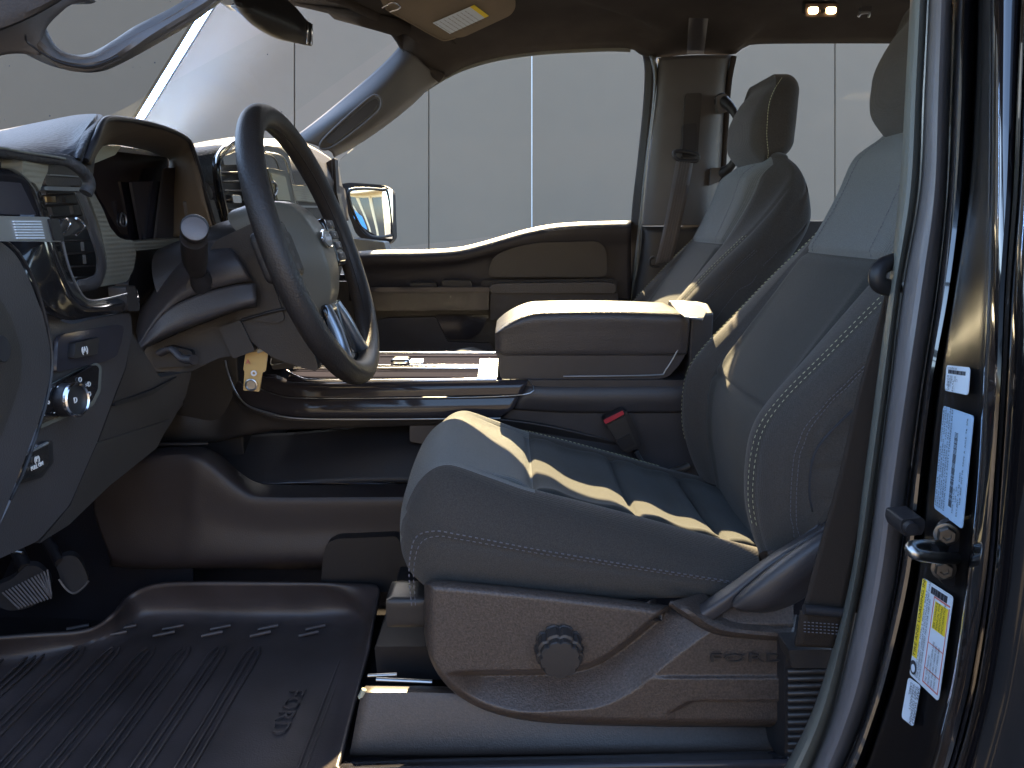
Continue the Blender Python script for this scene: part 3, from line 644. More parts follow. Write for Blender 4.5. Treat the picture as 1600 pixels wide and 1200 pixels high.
    for s in (-.055, .055): tube("headrest_post", [V(.625, YC + s, .10), V(.622, YC + s, .16)], .006, M['chrome'], r, n=3, seg=12)
    for s in (-.055, .055): disc("post_sleeve", V(.625, YC + s, .134), (0, 0, 1), .013, .012, M['black'], r, seg=20)
    if driver: pass
    return r
def copy_tree(o, parent=None, loc=None):
    c = o.copy(); COL.objects.link(c); c.parent = parent
    if loc is not None: c.location = loc
    for ch in list(o.children): copy_tree(ch, c)
    return c
ds = make_seat(True)
ds['label'] = "near driver seat in charcoal cloth with pale stitching and a sunlit strip across its cushion"
ps = copy_tree(ds, None, ds.location + Vector((-.026, .725, 0))); ps.name = "front_seat.001"
ps['label'] = "far passenger seat beyond the centre console, its headrest fully in view"
for q in (ds, ps): q['group'] = "front seats"

# driver seat side shield ------------------------------------------------
YS = .888
topl = [(663, 914), (668, 908), (690, 906), (800, 916), (900, 927), (1000, 939), (1045, 946), (1080, 948), (1110, 940), (1150, 905), (1200, 870), (1260, 832), (1290, 822)]
botl = [(663, 990), (672, 1030), (695, 1068), (730, 1096), (780, 1117), (850, 1129), (950, 1134), (1100, 1136), (1290, 1137)]
TT, BT = smoothtab(topl, 300), smoothtab(botl, 300)
CHN = [(660, 1080), (760, 1078), (860, 1076), (930, 1066), (985, 1035), (1040, 990), (1085, 955), (1130, 925)]
CT = smoothtab(CHN, 200)
def shield_d(x, y):
    s = (interp(CT, x) - y)
    sl_ = 1 - .28 * sm(870, 1010, x)
    s *= sl_
    d = 0
    k = sm(690, 760, x)
    cov = sm(30, 14, s) if s > -2 else 1.0
    d += .040 * k * (sm(31, 22, s) if s > 22 else max(0, min(1, (s + 36) / 58)))
    # ledge on the lower right
    if x > 1000:
        w = sm(1000, 1060, x); d += -.006 * w * sm(1054, 1062, y)
        d += .010 * w * sm(1006, 998, y) * sm(-60, -20, s) * sm(20, -20, s) * 0
    if y > 1095 and x > 1040: d += .006 * sm(0, 6, y - (1110 - 24 * sm(1040, 1100, x) - 12 * sm(1100, 1225, x))) * sm(1035, 1060, x)
    return d
NX, NY = 240, 120; vs, fs = [], []
for i in range(NX):
    x = 663 + (1240 - 663) * (i / (NX - 1)) ** 1.15; a, b = interp(TT, x), interp(BT, x)
    for j in range(NY):
        v = j / (NY - 1); y = a + (b - a) * v
        e = min((y - a), (b - y) * 1.3, (x - 663) * 1.0 + 1e-6); rr = 19
        ed = .032 * (1 - math.sqrt(max(0, 1 - (1 - min(1, e / rr)) ** 2)))
        vs.append(PY(x, y, YS + shield_d(x, y) + ed))
for i in range(NX - 1):
    for j in range(NY - 1): fs.append([i * NY + j, (i + 1) * NY + j, (i + 1) * NY + j + 1, i * NY + j + 1])
me = bpy.data.meshes.new("side_shield"); me.from_pydata([tuple(v) for v in vs], [], fs); me.update()
if sum((p.normal.y for p in me.polygons)) > 0: me.flip_normals()
sh = link("side_shield", me, M['shieldp'], ds, angle=70); s_ = sh.modifiers.new("thick", 'SOLIDIFY'); s_.thickness = .02
# upper rear ledge and recliner cover
ploft("shield_ledge", [[(1046, 948, .895), (1075, 968, .89), (1105, 986, .888), (1140, 995, .888), (1240, 1003, .888)], [(1050, 940, .885), (1085, 958, .878), (1112, 974, .874), (1145, 984, .874), (1240, 991, .874)], [(1100, 925, .93), (1120, 940, .925), (1135, 950, .92), (1160, 955, .92), (1245, 960, .92)]], M['shieldp'], ds, nu=40, nv=16, thick=.006)
ploft("recliner_cover", [[(1085, 950, .90), (1150, 905, .90), (1210, 862, .90), (1290, 815, .90)], [(1092, 962, .882), (1140, 930, .88), (1200, 882, .88), (1290, 823, .88)], [(1110, 972, .882), (1150, 945, .88), (1215, 895, .88), (1295, 835, .88)]], M['plastic2'], ds, nu=30, nv=16, thick=.02)
ploft("recliner_handle", [[(1143, 942, .872), (1160, 922, .868), (1220, 872, .862), (1275, 835, .86), (1305, 822, .86)], [(1146, 948, .86), (1170, 930, .852), (1225, 888, .846), (1280, 850, .845), (1308, 838, .845)], [(1158, 955, .86), (1195, 948, .85), (1240, 915, .845), (1285, 880, .845), (1312, 865, .845)], [(1172, 957, .875), (1205, 956, .875), (1245, 942, .875), (1290, 912, .875), (1315, 900, .875)]], M['plastic2'], ds, nu=30, nv=20, thick=.01)
disc("lumbar_knob", PY(873, 1009, .889), (0, -1, 0), .0300, .034, M['plastic'], ds, seg=90, wav=.10, nw=9, prof=[(0, 0), (1.05, 0), (1.05, .1), (1, .15), (1, .6), (.97, .68), (.86, .72), (.84, .96), (.80, 1), (0, 1.02)])
rbox("cushion_bracket", PY(640, 943, 1.0), (.03, .03, .022), .005, M['plastic'], ds, n=(6, 6, 6))
text("embossed_lettering", "FORD", PY(1107, 1034, .8815), (1, 0, 0), (0, 0, 1), .0165, M['plastic'], ds, ext=.0012, sx=2.25)
# backrest to cushion side cover flap
ploft("side_pocket_seam", [[(1330, 640, .915), (1275, 700, .915), (1263, 760, .915), (1268, 800, .915)], [(1333, 642, .913), (1278, 702, .913), (1266, 760, .913), (1271, 800, .913)]], M['seam'], ds, nu=20, nv=2, thick=.001)
# buckles
bk1 = root("seat_belt_buckle", "black seat belt buckle with a red release edge between driver seat and console", "buckle", PY(975, 700, 1.4))
slab("buckle_body", [PY(a, b, 1.42) for a, b in rc([(941, 656), (974, 640), (984, 648), (1004, 698), (975, 708)], 5)], (0, .03, 0), M['black'], bk1, bev=.006)
slab("release_button", [PY(a, b, 1.415) for a, b in rc([(943, 657), (973, 642), (976, 647), (946, 663)], 2)], (0, .02, 0), M['red'], bk1, bev=.002)
slab("buckle_face", [PY(a, b, 1.414) for a, b in rc([(962, 690), (984, 678), (992, 695), (972, 704)], 2)], (0, .01, 0), M['black'], bk1, bev=.002)
slab("buckle_panel", [PY(a, b, 1.417) for a, b in rc([(948, 664), (976, 650), (996, 697), (974, 706)], 2)], (0, .01, 0), M['plastic'], bk1, bev=.002)
tube("buckle_stalk", [PY(992, 705, 1.43), PY(1010, 735, 1.42), PY(1030, 760, 1.4)], .012, M['black'], bk1, n=10, seg=10, flat=.5)
tube("hinge_bar", [PY(1048, 738, 1.42), PY(1075, 728, 1.44)], .007, M['steel'], ds, n=3, seg=10)

# driver seat belt ------------------------------------------------------
db = root("driver_seat_belt", "brown-black driver seat belt running down beside the near door pillar", "seat belt", PY(1280, 980, .8))
ploft("webbing", [[(1386, 452, .80), (1368, 520, .80), (1340, 620, .795), (1312, 740, .79), (1282, 850, .785), (1255, 952, .78)], [(1400, 452, .80), (1397, 520, .80), (1385, 620, .795), (1367, 740, .79), (1340, 850, .785), (1318, 955, .78)]], M['belt'], db, nu=60, nv=8, thick=.002)
ploft("webbing", [[(1386, 452, .79), (1380, 560, .785), (1362, 700, .78), (1345, 850, .775), (1325, 955, .77)], [(1402, 452, .79), (1400, 560, .785), (1388, 700, .78), (1372, 850, .775), (1350, 960, .77)]], M['belt'], db, nu=50, nv=6, thick=.002)
tube("belt_guide", [PY(1396, 408, .80), PY(1380, 415, .79), PY(1371, 428, .785), (PY(1374, 444, .785)), PY(1392, 450, .79), PY(1402, 448, .8)], .0085, M['black'], db, n=40, seg=12)
ploft("stitched_end", [[(1252, 956, .775), (1249, 980, .775), (1243, 1010, .78)], [(1322, 962, .775), (1317, 980, .775), (1306, 1013, .78)]], M['belt'], db, nu=12, nv=6, thick=.005)
tube("fold_bar", [PY(1256, 952, .772), PY(1322, 958, .772)], .0055, M['rubber'], db, n=3, seg=12)
for k in range(4): dashes("cross_stitching", [PY(1256, 972 + 5 * k, .771), PY(1312, 976 + 5 * k, .771)], M['stitchd'], db, step=.004, ln=.002, rad=.0006)

# ================================================================ SILL, RISER, VENT
rs = root("seat_riser_trim", "brown-grey plastic trim below the driver seat ending in a front corner", "trim", PY(850, 1190, .9))
ploft("riser_panel", [[(572, 1070, .985), (700, 1073, .985), (900, 1090, .985), (1220, 1100, .985)], [(568, 1078, .955), (700, 1081, .955), (900, 1098, .955), (1220, 1106, .955)], [(562, 1095, .945), (700, 1095, .945), (900, 1110, .945), (1220, 1120, .945)], [(548, 1170, .92), (700, 1172, .92), (900, 1172, .92), (1220, 1172, .92)], [(545, 1182, .93), (700, 1182, .93), (900, 1180, .93), (1220, 1180, .93)]], M['sillp'], rs, nu=40, nv=26, thick=.008)
tube("seat_rail", [PY(575, 1056, 1.0), PY(620, 1054, 1.0)], .003, M['steel'], rs, n=3, seg=8)
tube("seat_rail", [PY(588, 1062, .99), PY(675, 1066, .99)], .004, M['steel'], rs, n=3, seg=8)
yslab("seat_track", [(585, 1010), (690, 1010), (690, 1062), (590, 1062)], 1.04, .3, M['black'], rs, r=3)
tube("amber_clip", [PY(563, 1090, .95), PY(569, 1077, .95)], .004, M['paleglass'], rs, n=3, seg=6)
sp = root("door_sill", "dark satin door sill step at the bottom edge below the seat", "sill", PY(900, 1195, .8))
ploft("sill_plate", [[(520, 1190, .90), (700, 1184, .90), (1000, 1178, .90), (1260, 1172, .90)], [(520, 1196, .885), (700, 1190, .885), (1000, 1183, .885), (1260, 1178, .885)], [(520, 1200, .85), (700, 1197, .85), (1000, 1190, .85), (1260, 1186, .85)]], M['gloss2'], sp, nu=30, nv=12, thick=.01)
ploft("sill_step", [[(500, 1205, .86), (700, 1200, .86), (1000, 1194, .86), (1280, 1190, .86)], [(500, 1290, .80), (700, 1290, .80), (1000, 1290, .80), (1300, 1290, .80)], [(500, 1500, .70), (700, 1500, .70), (1000, 1500, .70), (1300, 1500, .70)]], M['rubber'], sp, nu=20, nv=12, thick=.02)
pv = root("pillar_base_trim", "ribbed black trim with horizontal louvres at the foot of the near door pillar", "trim", PY(1260, 1190, .82))
yslab("louvre_back", [(1226, 1012), (1330, 1012), (1330, 1210), (1226, 1210)], .86, .08, M['rubber'], pv, r=2)
slab("top_block", [PY(a, b, .825) for a, b in rc([(1232, 1016), (1330, 1014), (1325, 1044), (1238, 1044)], 3)], (0, .04, 0), M['plastic'], pv, bev=.006)
for k in range(13):
    y = 1049 + k * 11.3
    tube("louvre", [PY(1231, y, .835), PY(1280, y - 1, .828), PY(1335, y - 2, .835)], .0042, M['plastic'], pv, n=8, seg=10, flat=.8)
ub = root("under_seat_panel", "dark olive panel behind the seat riser near the pillar", "trim", PY(1180, 1150, 1.1))
yslab("panel", [(1150, 1130), (1240, 1130), (1240, 1180), (1178, 1180)], 1.0, .02, M['plastic2'], ub, r=2)

# ================================================================ NEAR DOOR PILLAR (driver side)
np_ = root("driver_door_pillar", "gloss black near door pillar with grey rubber seal and chrome-like reflections", "pillar", PY(1480, 1190, .6))
YL = [-60, 0, 150, 300, 450, 600, 750, 900, 1050, 1130, 1200, 1290]
def tumble(y): return .085 * max(0, 1 - y / 640) ** 1.25       # the pillar leans inboard towards the roof
def rail(xs, Y): return [PY(x, y, Y + tumble(y)) for x, y in zip(xs, YL)]
L0 = [1427, 1425, 1417, 1408, 1391, 1372, 1352, 1331, 1293, 1264, 1228, 1180]   # cabin-side edge
L1 = [1447, 1445, 1438, 1430, 1404, 1386, 1366, 1343, 1312, 1290, 1262, 1220]
L2 = [1452, 1451, 1444, 1437, 1411, 1391, 1371, 1350, 1318, 1296, 1268, 1226]
L3 = [1474, 1472, 1466, 1460, 1437, 1416, 1394, 1374, 1344, 1321, 1294, 1250]
L4 = [1492, 1490, 1485, 1479, 1464, 1440, 1420, 1402, 1371, 1347, 1318, 1274]
L5 = [1498, 1497, 1491, 1484, 1468, 1446, 1426, 1407, 1374, 1350, 1321, 1277]
L6 = [1514, 1512, 1508, 1500, 1484, 1456, 1436, 1420, 1386, 1362, 1335, 1290]
L7 = [1529, 1527, 1522, 1512, 1490, 1466, 1448, 1432, 1399, 1374, 1350, 1306]
L8 = [1549, 1548, 1547, 1545, 1541, 1534, 1525, 1510, 1488, 1470, 1452, 1415]
L9 = [1562, 1562, 1560, 1558, 1553, 1550, 1540, 1527, 1502, 1484, 1468, 1432]
L10 = [1600, 1598, 1592, 1586, 1575, 1568, 1558, 1546, 1524, 1506, 1486, 1455]
loft("inner_trim", [rail([x - 3 for x in L0], .80), rail(L0, .765), rail([(a + b) / 2 for a, b in zip(L0, L1)], .745), rail(L1, .755), rail(L2, .78)], M['sealp'], np_, nu=70, nv=20, thick=.004)
loft("rubber_seal", [rail(L2, .77), rail([x + 5 for x in L2], .74), rail(L3, .715), rail([x - 5 for x in L4], .73), rail(L4, .755)], M['seal'], np_, nu=70, nv=24, thick=.004)
loft("seal_lip", [rail([x + 3 for x in L2], .748), rail([x + 7 for x in L2], .738), rail([x + 10 for x in L2], .742)], M['rubber'], np_, nu=60, nv=8, thick=.002)
loft("painted_flange", [rail(L4, .77), rail(L5, .70), rail([(a + b) / 2 for a, b in zip(L5, L6)], .675), rail(L6, .672), rail([x - 4 for x in L7], .68), rail(L7, .70)], M['paint'], np_, nu=70, nv=30, thick=.004)
loft("painted_pillar_face", [rail(L7, .70), rail([x + 4 for x in L7], .655), rail([x + 9 for x in L7], .645), rail([(a + b) / 2 for a, b in zip(L7, L8)], .61), rail([x - 4 for x in L8], .575), rail(L8, .56)], M['paint2'], np_, nu=70, nv=30, thick=.004)
loft("painted_edge", [rail(L8, .56), rail([x + 3 for x in L8], .525), rail(L9, .505), rail([(a + b) / 2 for a, b in zip(L9, L10)], .498), rail([x - 4 for x in L10], .50), rail(L10, .52)], M['paint'], np_, nu=70, nv=30, thick=.004)
rd = root("rear_door", "gloss black outer skin of the closed rear door at the right edge", "door", PY(1640, 1190, .5))
loft("door_skin", [rail([x + 2 for x in L10], .53), rail([x + 6 for x in L10], .485), rail([x + 30 for x in L10], .462), rail([x + 120 for x in L10], .45), rail([x + 500 for x in L10], .44)], M['paint3'], rd, nu=60, nv=30, thick=.01)
# door side wall of the cabin behind the pillar, keeps the sky out of the rear cabin
box("rear_door_inner", (.62, .6, CH - .8), (1.9, .66, CH + .0), M['plastic'], rd); box("rear_door_glass", (.62, .62, CH + .0), (1.9, .63, CH + .42), M['tint'], rd, bev=0)
# wiring grommet and latch striker
gm = root("pillar_grommet", "small black clip bridging the painted flange of the near pillar", "clip", PY(1420, 825, .66))
yslab("clip_body", [(1409, 812), (1443, 809), (1447, 820), (1441, 836), (1412, 838), (1407, 825)], .655, .03, M['rubber'], gm, r=4, bev=.004)
disc("clip_boss", PY(1420, 823, .652), (0, -1, 0), .006, .006, M['rubber'], gm, seg=16)
st = root("door_latch_striker", "steel door striker loop bolted to the near pillar", "striker", PY(1480, 880, .6))
slab("plate", [PY(a, b, .588) for a, b in rc([(1468, 825), (1478, 815), (1492, 812), (1502, 830), (1504, 868), (1500, 905), (1490, 918), (1474, 914), (1462, 895)], 9)], (0, .006, 0), M['black'], st, bev=.002)
for cy in ((1478, 834), (1474, 888)):
    disc("bolt", PY(cy[0], cy[1], .586), (-.35, -1, 0),   .0072, .006, M['boltm'], st, seg=6, prof=[(0, 0), (1, 0), (1, .8), (.88, 1), (.5, 1), (.45, .6), (0, .6)])
    disc("washer", PY(cy[0], cy[1], .588), (-.35, -1, 0), .0095, .002, M['boltm'], st, seg=28)
tube("loop", [PY(1496, 872, .59), PY(1470, 872, .57), PY(1438, 868, .56), PY(1426, 862, .56), PY(1424, 855, .565), PY(1440, 852, .575), PY(1480, 853, .595)], .0048, M['steel'], st, n=60, seg=12)
yslab("loop_guard", [(1425, 850), (1462, 850), (1470, 862), (1440, 866), (1428, 862)], .575, .004, M['black'], st, r=3, bev=.001)

def tabx(Ls, y):
    return interp(list(zip(YL, Ls)), y)
def pface(x, y):                                            # depth of the painted face at a point of the photo
    a, b = tabx(L7, y), tabx(L8, y); return interp([(a, .70), (a + 4, .655), (a + 9, .645), ((a + b) / 2, .61), (b - 4, .575), (b, .56)], x) + tumble(y)
# labels on the pillar ----------------------------------------------------
def sticker(nm, lab, quad, m, Ys, cat="label"):
    Ys = [pface(a, b) for a, b in quad]
    """quad = four photo corners, Ys = their depths; a thin printed sheet on the paint"""
    P = [PY(a, b, y) for (a, b), y in zip(quad, Ys)]
    n_ = (P[1] - P[0]).cross(P[3] - P[0]).normalized()
    if n_.dot(EYE - P[0]) < 0: n_ = -n_
    P = [p + n_ * .004 for p in P]; r = root(nm, lab, cat, P[0])
    # rounded corners in the sheet's own plane
    O, U_, V_ = P[0], P[1] - P[0], P[3] - P[0]; lu, lv = U_.length, V_.length
    uv = rc([(0, 0), (lu, 0), (lu, lv), (0, lv)], .004)
    slab("sheet", [O + U_ / lu * a + V_ / lv * b for a, b in uv], -n_ * .0006, m, r, bev=0)
    def Q(u, v, h=.0004): return O + U_ * u + V_ * v + n_ * h
    def patch(u0, v0, u1, v1, mm, h=.0004, name="print_patch"): return slab(name, [Q(u0, v0, h), Q(u1, v0, h), Q(u1, v1, h), Q(u0, v1, h)], -n_ * .0003, mm, r, bev=0)
    return r, Q, patch, U_, V_
def ysurf(y):                                               # depth of the pillar face at label position
    return .612
r_, Q, patch, U_, V_ = sticker("small_barcode_label", "small square white barcode label near the top of the black pillar", [(1487, 571), (1524, 575), (1521, 619), (1484, 611)], M['paper'], (.645, .60, .60, .645))
for k in range(22): patch(.12 + .034 * k, .17, .12 + .034 * k + random.choice((.010, .018)), .32, M['ink'], name="bar")
for k, t_ in enumerate(("0123456789012345", "MFD  03/22   1000", "PLATFORM    UNIT 2", "2300  MM", "PASS 01")): text("label_text", t_, Q(.1, .16 + (.0 if k == 0 else .32 + .11 * (k - 1)), .0006), U_, -V_, .0030, M['ink'], r_, ext=0, sx=.9)
r_, Q, patch, U_, V_ = sticker("certification_label", "tall pale blue certification label with a long sideways barcode above the striker", [(1482, 634), (1530, 650), (1515, 818), (1467, 794)], M['paperb'], (.642, .585, .585, .642))
for k in range(60): patch(.50, .20 + .0115 * k, .60, .20 + .0115 * k + random.choice((.004, .007)), M['ink'], name="bar")
for k, t_ in enumerate(("MFD IN U.S.A.   DATE 03/22   GVWR 6600LB / 2993KG", "FRONT GAWR 3450LB 1564KG   WITH P265/70R17 TIRES", "REAR GAWR 3800LB 1723KG   17X7.5 RIMS", "THIS VEHICLE CONFORMS TO ALL APPLICABLE FEDERAL", "MOTOR VEHICLE SAFETY STANDARDS IN EFFECT")):
    text("label_text", t_, Q(.09 + .075 * k, .96, .0006), -V_, -U_, .0047, M['ink'], r_, ext=0, sx=.93)
for k, t_ in enumerate(("TYPE TRUCK", "UM   SG", "EXT PNT  RC 42  DSO", "WB  BRK  INT TR  TP/PS  R  AXLE  TR  SPR")): text("label_text", t_, Q(.68 + .07 * k, .93 - .12 * (k % 2), .0006), -V_, -U_, .0042, M['ink'], r_, ext=0, sx=.9)
r_, Q, patch, U_, V_ = sticker("tire_loading_label", "white tire and loading label with a yellow title strip below the striker", [(1449, 903), (1497, 933), (1476, 1093), (1428, 1054)], M['paper'], (.632, .578, .578, .632))
patch(.0 + .02, .01, .17, .80, M['yellow'], name="title_strip")
text("label_title", "TIRE AND LOADING INFORMATION", Q(.135, .79, .0008), -V_, -U_, .0068, M['ink'], r_, ext=0, sx=.98)
c_ = Q(.12, .90, .0005); disc("tire_symbol", c_, Q(0, 0, 1) - Q(0, 0, 0), .0062, .0004, M['ink'], r_, seg=24); disc("tire_symbol", Q(.14, .905, .001), Q(0, 0, 1) - Q(0, 0, 0), .0035, .0004, M['paper'], r_, seg=24)
patch(.52, .14, .93, .40, M['yellow'], name="notice_block")
for k, t_ in enumerate(("SEE OWNER'S", "MANUAL FOR", "ADDITIONAL", "INFORMATION")): text("label_text", t_, Q(.62 + .085 * k, .39, .0008), -V_, -U_, .0046, M['ink'], r_, ext=0, sx=.8)
for k, t_ in enumerate(("SEATING CAPACITY  TOTAL 5  FRONT 2  REAR 3", "THE COMBINED WEIGHT OF OCCUPANTS AND CARGO", "SHOULD NEVER EXCEED 762 KG OR 1680 LBS")): text("label_text", t_, Q(.25 + .07 * k, .97, .0008), -V_, -U_, .0042, M['ink'], r_, ext=0, sx=.86)
for u0, v0, u1, v1 in ((.46, .10, .475, .95), (.95, .13, .965, .95), (.46, .10, .965, .115), (.46, .94, .965, .952), (.47, .55, .95, .557), (.47, .80, .95, .807)): patch(u0, v0, u1, v1, M['redink'], name="table_rule")
for k in range(24): patch(.34 + .022 * k, .03, .34 + .022 * k + random.choice((.007, .012)), .095, M['ink'], name="bar")
for k in range(4): text("label_text", ("TIRE  SIZE  PRESSURE", "FRONT P265/70R17 240KPA 35PSI", "REAR  P265/70R17 240KPA 35PSI", "SPARE P265/70R17 240KPA 35PSI")[k], Q(.60 + .09 * k, .93, .0008), -V_, -U_, .0042, M['ink'], r_, ext=0, sx=.62)
r_, Q, patch, U_, V_ = sticker("warranty_label", "narrow pale label slanting below the tire label, lowest on the pillar", [(1426, 1059), (1445, 1072), (1435, 1138), (1415, 1122)], M['paper'], (.640, .618, .618, .640))
for k, t_ in enumerate(("SAFE GUARD", "THEFT DETERRENT", "WARRANTY", "LABEL")): text("label_text", t_, Q(.88 - .22 * k, .95 - .1 * (k % 2), .0006) if False else Q(.90 - .20 * k, .06, .0006), V_, U_, .0068 if k == 0 else .0052, M['ink'], r_, ext=0, sx=.82)

# open driver's door, folded forward beside the photographer
od = root("open_driver_door", "open black driver door swung forward beside the cab", "door", V(-.85, .5, -.8))
def odp(t, z, o=0): return V(-.85 - .42 * t + o * .9, .50 - 1.05 * t + o * -.35, z)
slab("outer_skin", [odp(0, -.8), odp(1, -.8), odp(1, -.03), odp(0, -.03)], (-.10, .04, 0), M['paint'], od, bev=.01)
slab("inner_panel", [odp(0, -.76, .002), odp(.97, -.76, .002), odp(.97, -.04, .002), odp(0, -.04, .002)], (.05, -.02, 0), M['plastic'], od, bev=.01)
tube("window_frame", [odp(0, -.03), odp(.25, .26), odp(.5, .42), odp(.92, .45), odp(1, .2), odp(1, -.03)], .022, M['rubber'], od, n=50, seg=10)
slab("door_glass", [odp(0.02, -.03), odp(.25, .25), odp(.5, .41), odp(.92, .44), odp(.99, .2), odp(.99, -.03)], (-.004, .002, 0), M['clear'], od, bev=0)

# ================================================================ FLOOR MAT, PEDALS
fm = root("floor_mat", "black ribbed rubber floor mat with a raised lip in the driver's footwell", "floor mat", PZ(350, 1080, -.715))
z0 = -.715
loft("mat_sheet", [[PZ(-120, 1010, z0 + .06), PZ(60, 992, z0 + .04), PZ(140, 985, z0 + .03), PZ(180, 960, z0 + .05), PY(200, 932, 1.28), PY(240, 915, 1.29), PY(300, 911, 1.29), PY(400, 911, 1.29), PY(500, 912, 1.29), PY(580, 912, 1.29), PY(592, 922, 1.27)],
                   [PZ(-130, 1040, z0), PZ(50, 1030, z0), PZ(150, 1005, z0), PZ(195, 985, z0), PZ(215, 972, z0), PZ(250, 966, z0), PZ(310, 964, z0), PZ(400, 966, z0), PZ(490, 966, z0), PZ(560, 962, z0 + .01), PY(578, 985, 1.17)],
                   [PZ(-140, 1100, z0), PZ(40, 1080, z0), PZ(140, 1060, z0), PZ(200, 1040, z0), PZ(240, 1030, z0), PZ(290, 1025, z0), PZ(350, 1022, z0), PZ(420, 1022, z0), PZ(490, 1025, z0), PZ(540, 1030, z0 + .005), PY(566, 1050, 1.09)],
                   [PZ(-160, 1300, z0), PZ(0, 1300, z0), PZ(90, 1300, z0), PZ(160, 1300, z0), PZ(210, 1300, z0), PZ(260, 1300, z0), PZ(320, 1300, z0), PZ(380, 1300, z0), PZ(430, 1300, z0), PZ(470, 1300, z0 + .005), PZ(500, 1300, z0 + .02)]], M['matr'], fm, nu=90, nv=60, thick=.006)
def floorpt(x, y, h=.004): return PZ(x, y, z0 + h)
def ridge(xw, ya, yb, w=.004, bend=.0):
    return tube("rib", [V(xw, ya, z0 + .002), V(xw, (ya + yb) / 2, z0 + .002), V(xw, yb - .02, z0 + .002), V(xw + bend, yb, z0 + .002)], w, M['matr'], fm, n=16, seg=8, flat=.8, up=(0, 0, 1))
x_ = -.93
while x_ < -.40:
    for d in (0, .012, .024): ridge(x_ + d, .87, 1.19 - (.01 if d == .012 else 0), w=.0026, bend=(.0 if d == .012 else (.006 if d == 0 else -.006)))
    x_ += .060
for d in (-.285, -.275, -.262): ridge(d, .86, 1.24, w=.0022)
for k in range(6):
    for dy in (0, .022): tube("rib", [V(-.80 + .085 * k + dy * .3, 1.225 + dy, z0 + .003), V(-.768 + .085 * k + dy * .3, 1.24 + dy, z0 + .003)], .0038, M['matr'], fm, n=3, seg=8)
text("embossed_lettering", "FORD", V(-.345, 1.07, z0 + .003), (0, -1, 0), (1, 0, 0), .036, M['matr'], fm, ext=.0015, sx=1.15)
for (a, b, rr) in ((443, 990, .026), (408, 1186, .034)):
    q = PZ(a, b, z0 + .002); q2 = disc("fixing_button", q, (0, 0, 1), rr, .007, M['matr'], fm, seg=48, prof=[(0, 0), (1, 0), (1, .8), (.92, 1), (.82, 1), (.76, .35), (.28, .35), (.22, .9), (.1, .9), (.06, .3), (0, .3)])
def pedal(nm, lab, out, Y, ribs):
    r = root(nm, lab, "pedal", PY(out[0][0], out[0][1], Y)); pts = rc(out, 12)
    slab("pad", [PY(a, b, Y + .00045 * (900 - b)) for a, b in pts], (-.01, .02, 0), M['rubber'], r, bev=.004)
    return r
bp_ = pedal("brake_pedal", "wide ribbed rubber brake pedal at the left edge of the footwell", [(-30, 925), (20, 905), (40, 884), (60, 884), (80, 905), (80, 925), (65, 940), (40, 952), (10, 955), (-30, 930)], 1.26, True)
for k in range(15):
    x0 = 4 + 5.0 * k; y0 = 925 - 2.6 * k + (0 if k < 8 else 0)
    a = PY(x0, 926 - 2.55 * k, 1.243); b = PY(min(80, x0 + 26), min(953, 951 - 1.6 * k), 1.22)
    tube("rib", [a, b], .0016, M['steel'] if False else M['seal'], bp_, n=3, seg=6)
gp = pedal("accelerator_pedal", "smaller smooth accelerator pedal to the right of the brake pedal", [(86, 880), (100, 868), (118, 868), (128, 880), (139, 906), (132, 917), (116, 928), (100, 920)], 1.27, False)
tube("pedal_rim", [PY(a, b, 1.255) for a, b in ((92, 905), (103, 920), (116, 927), (130, 918), (138, 908))], .0018, M['seal'], gp, n=24, seg=6)
tube("pedal_arm", [PY(95, 880, 1.28), PY(60, 820, 1.4), PY(40, 780, 1.5)], .01, M['black'], gp, n=10, seg=8)
tube("pedal_arm", [PY(40, 890, 1.27), PY(10, 820, 1.4), PY(-10, 760, 1.5)], .012, M['black'], bp_, n=10, seg=8)
tube("linkage_bar", [PY(-20, 855, 1.2), PY(10, 860, 1.2), PY(35, 864, 1.2)], .003, M['steel'], bp_, n=10, seg=8)
cw = root("footwell_carpet", "black footwell carpet rising to the firewall behind the pedals", "carpet", V(-.8, 1.2, -.72)); 
ploft("carpet_sheet", [[(-100, 760, 1.50), (150, 760, 1.50), (300, 800, 1.42)], [(-100, 870, 1.45), (150, 880, 1.40), (300, 880, 1.36)], [(-100, 1010, 1.25), (150, 990, 1.28), (300, 915, 1.32)]], M['carpet'], cw, nu=20, nv=16, thick=.01)

# ================================================================ CENTRE CONSOLE
cc = root("centre_console", "dark centre console with padded armrest lid, glossy rails and tunnel trim", "console", V(0, 1.55, -.72))
def lid(p):
    t = p.z / .040; x = p.x
    z = p.z + .006 * math.cos(min(1, abs(p.x) / .19) * 1.5) * (t > 0) - .002
    if p.x < -.10 and t > 0: z -= .030 * ((-p.x - .10) / .085) ** 2 * max(0, t); 
    if p.y < 0: z -= .0025 * math.exp(-((p.y + .085) / .003) ** 2) * (t > .5)
    if p.y < -.09 : p.y += .010 * (1 - max(-1, min(1, t))) * .4
    return Vector((x, p.y, z))
rbox("armrest_lid", V(.156, 1.572, -.217), (.189, .112, .044), (.02, .018, .018), M['arml'], cc, n=(60, 50, 20), fn=lid)
dashes("armrest_stitching", [V(-.028, 1.475, -.232)] + [V(-.022, 1.478, -.215), V(.0, 1.482, -.196), V(.03, 1.482, -.181), V(.06, 1.482, -.1755)] + [V(.06 + .28 * i / 6, 1.482, -.1745) for i in range(1, 7)], M['arml'], cc, step=.006, rad=.0009)
yslab("lid_base", [(776, 551), (1072, 553), (1060, 572), (1045, 588), (1030, 592), (782, 592)], 1.472, .2, M['plastic2'], cc, r=5, bev=.004)
yslab("lid_seam", [(774, 549.5), (1074, 551), (1074, 553.5), (774, 552)], 1.468, .2, M['black'], cc, r=1, bev=0)
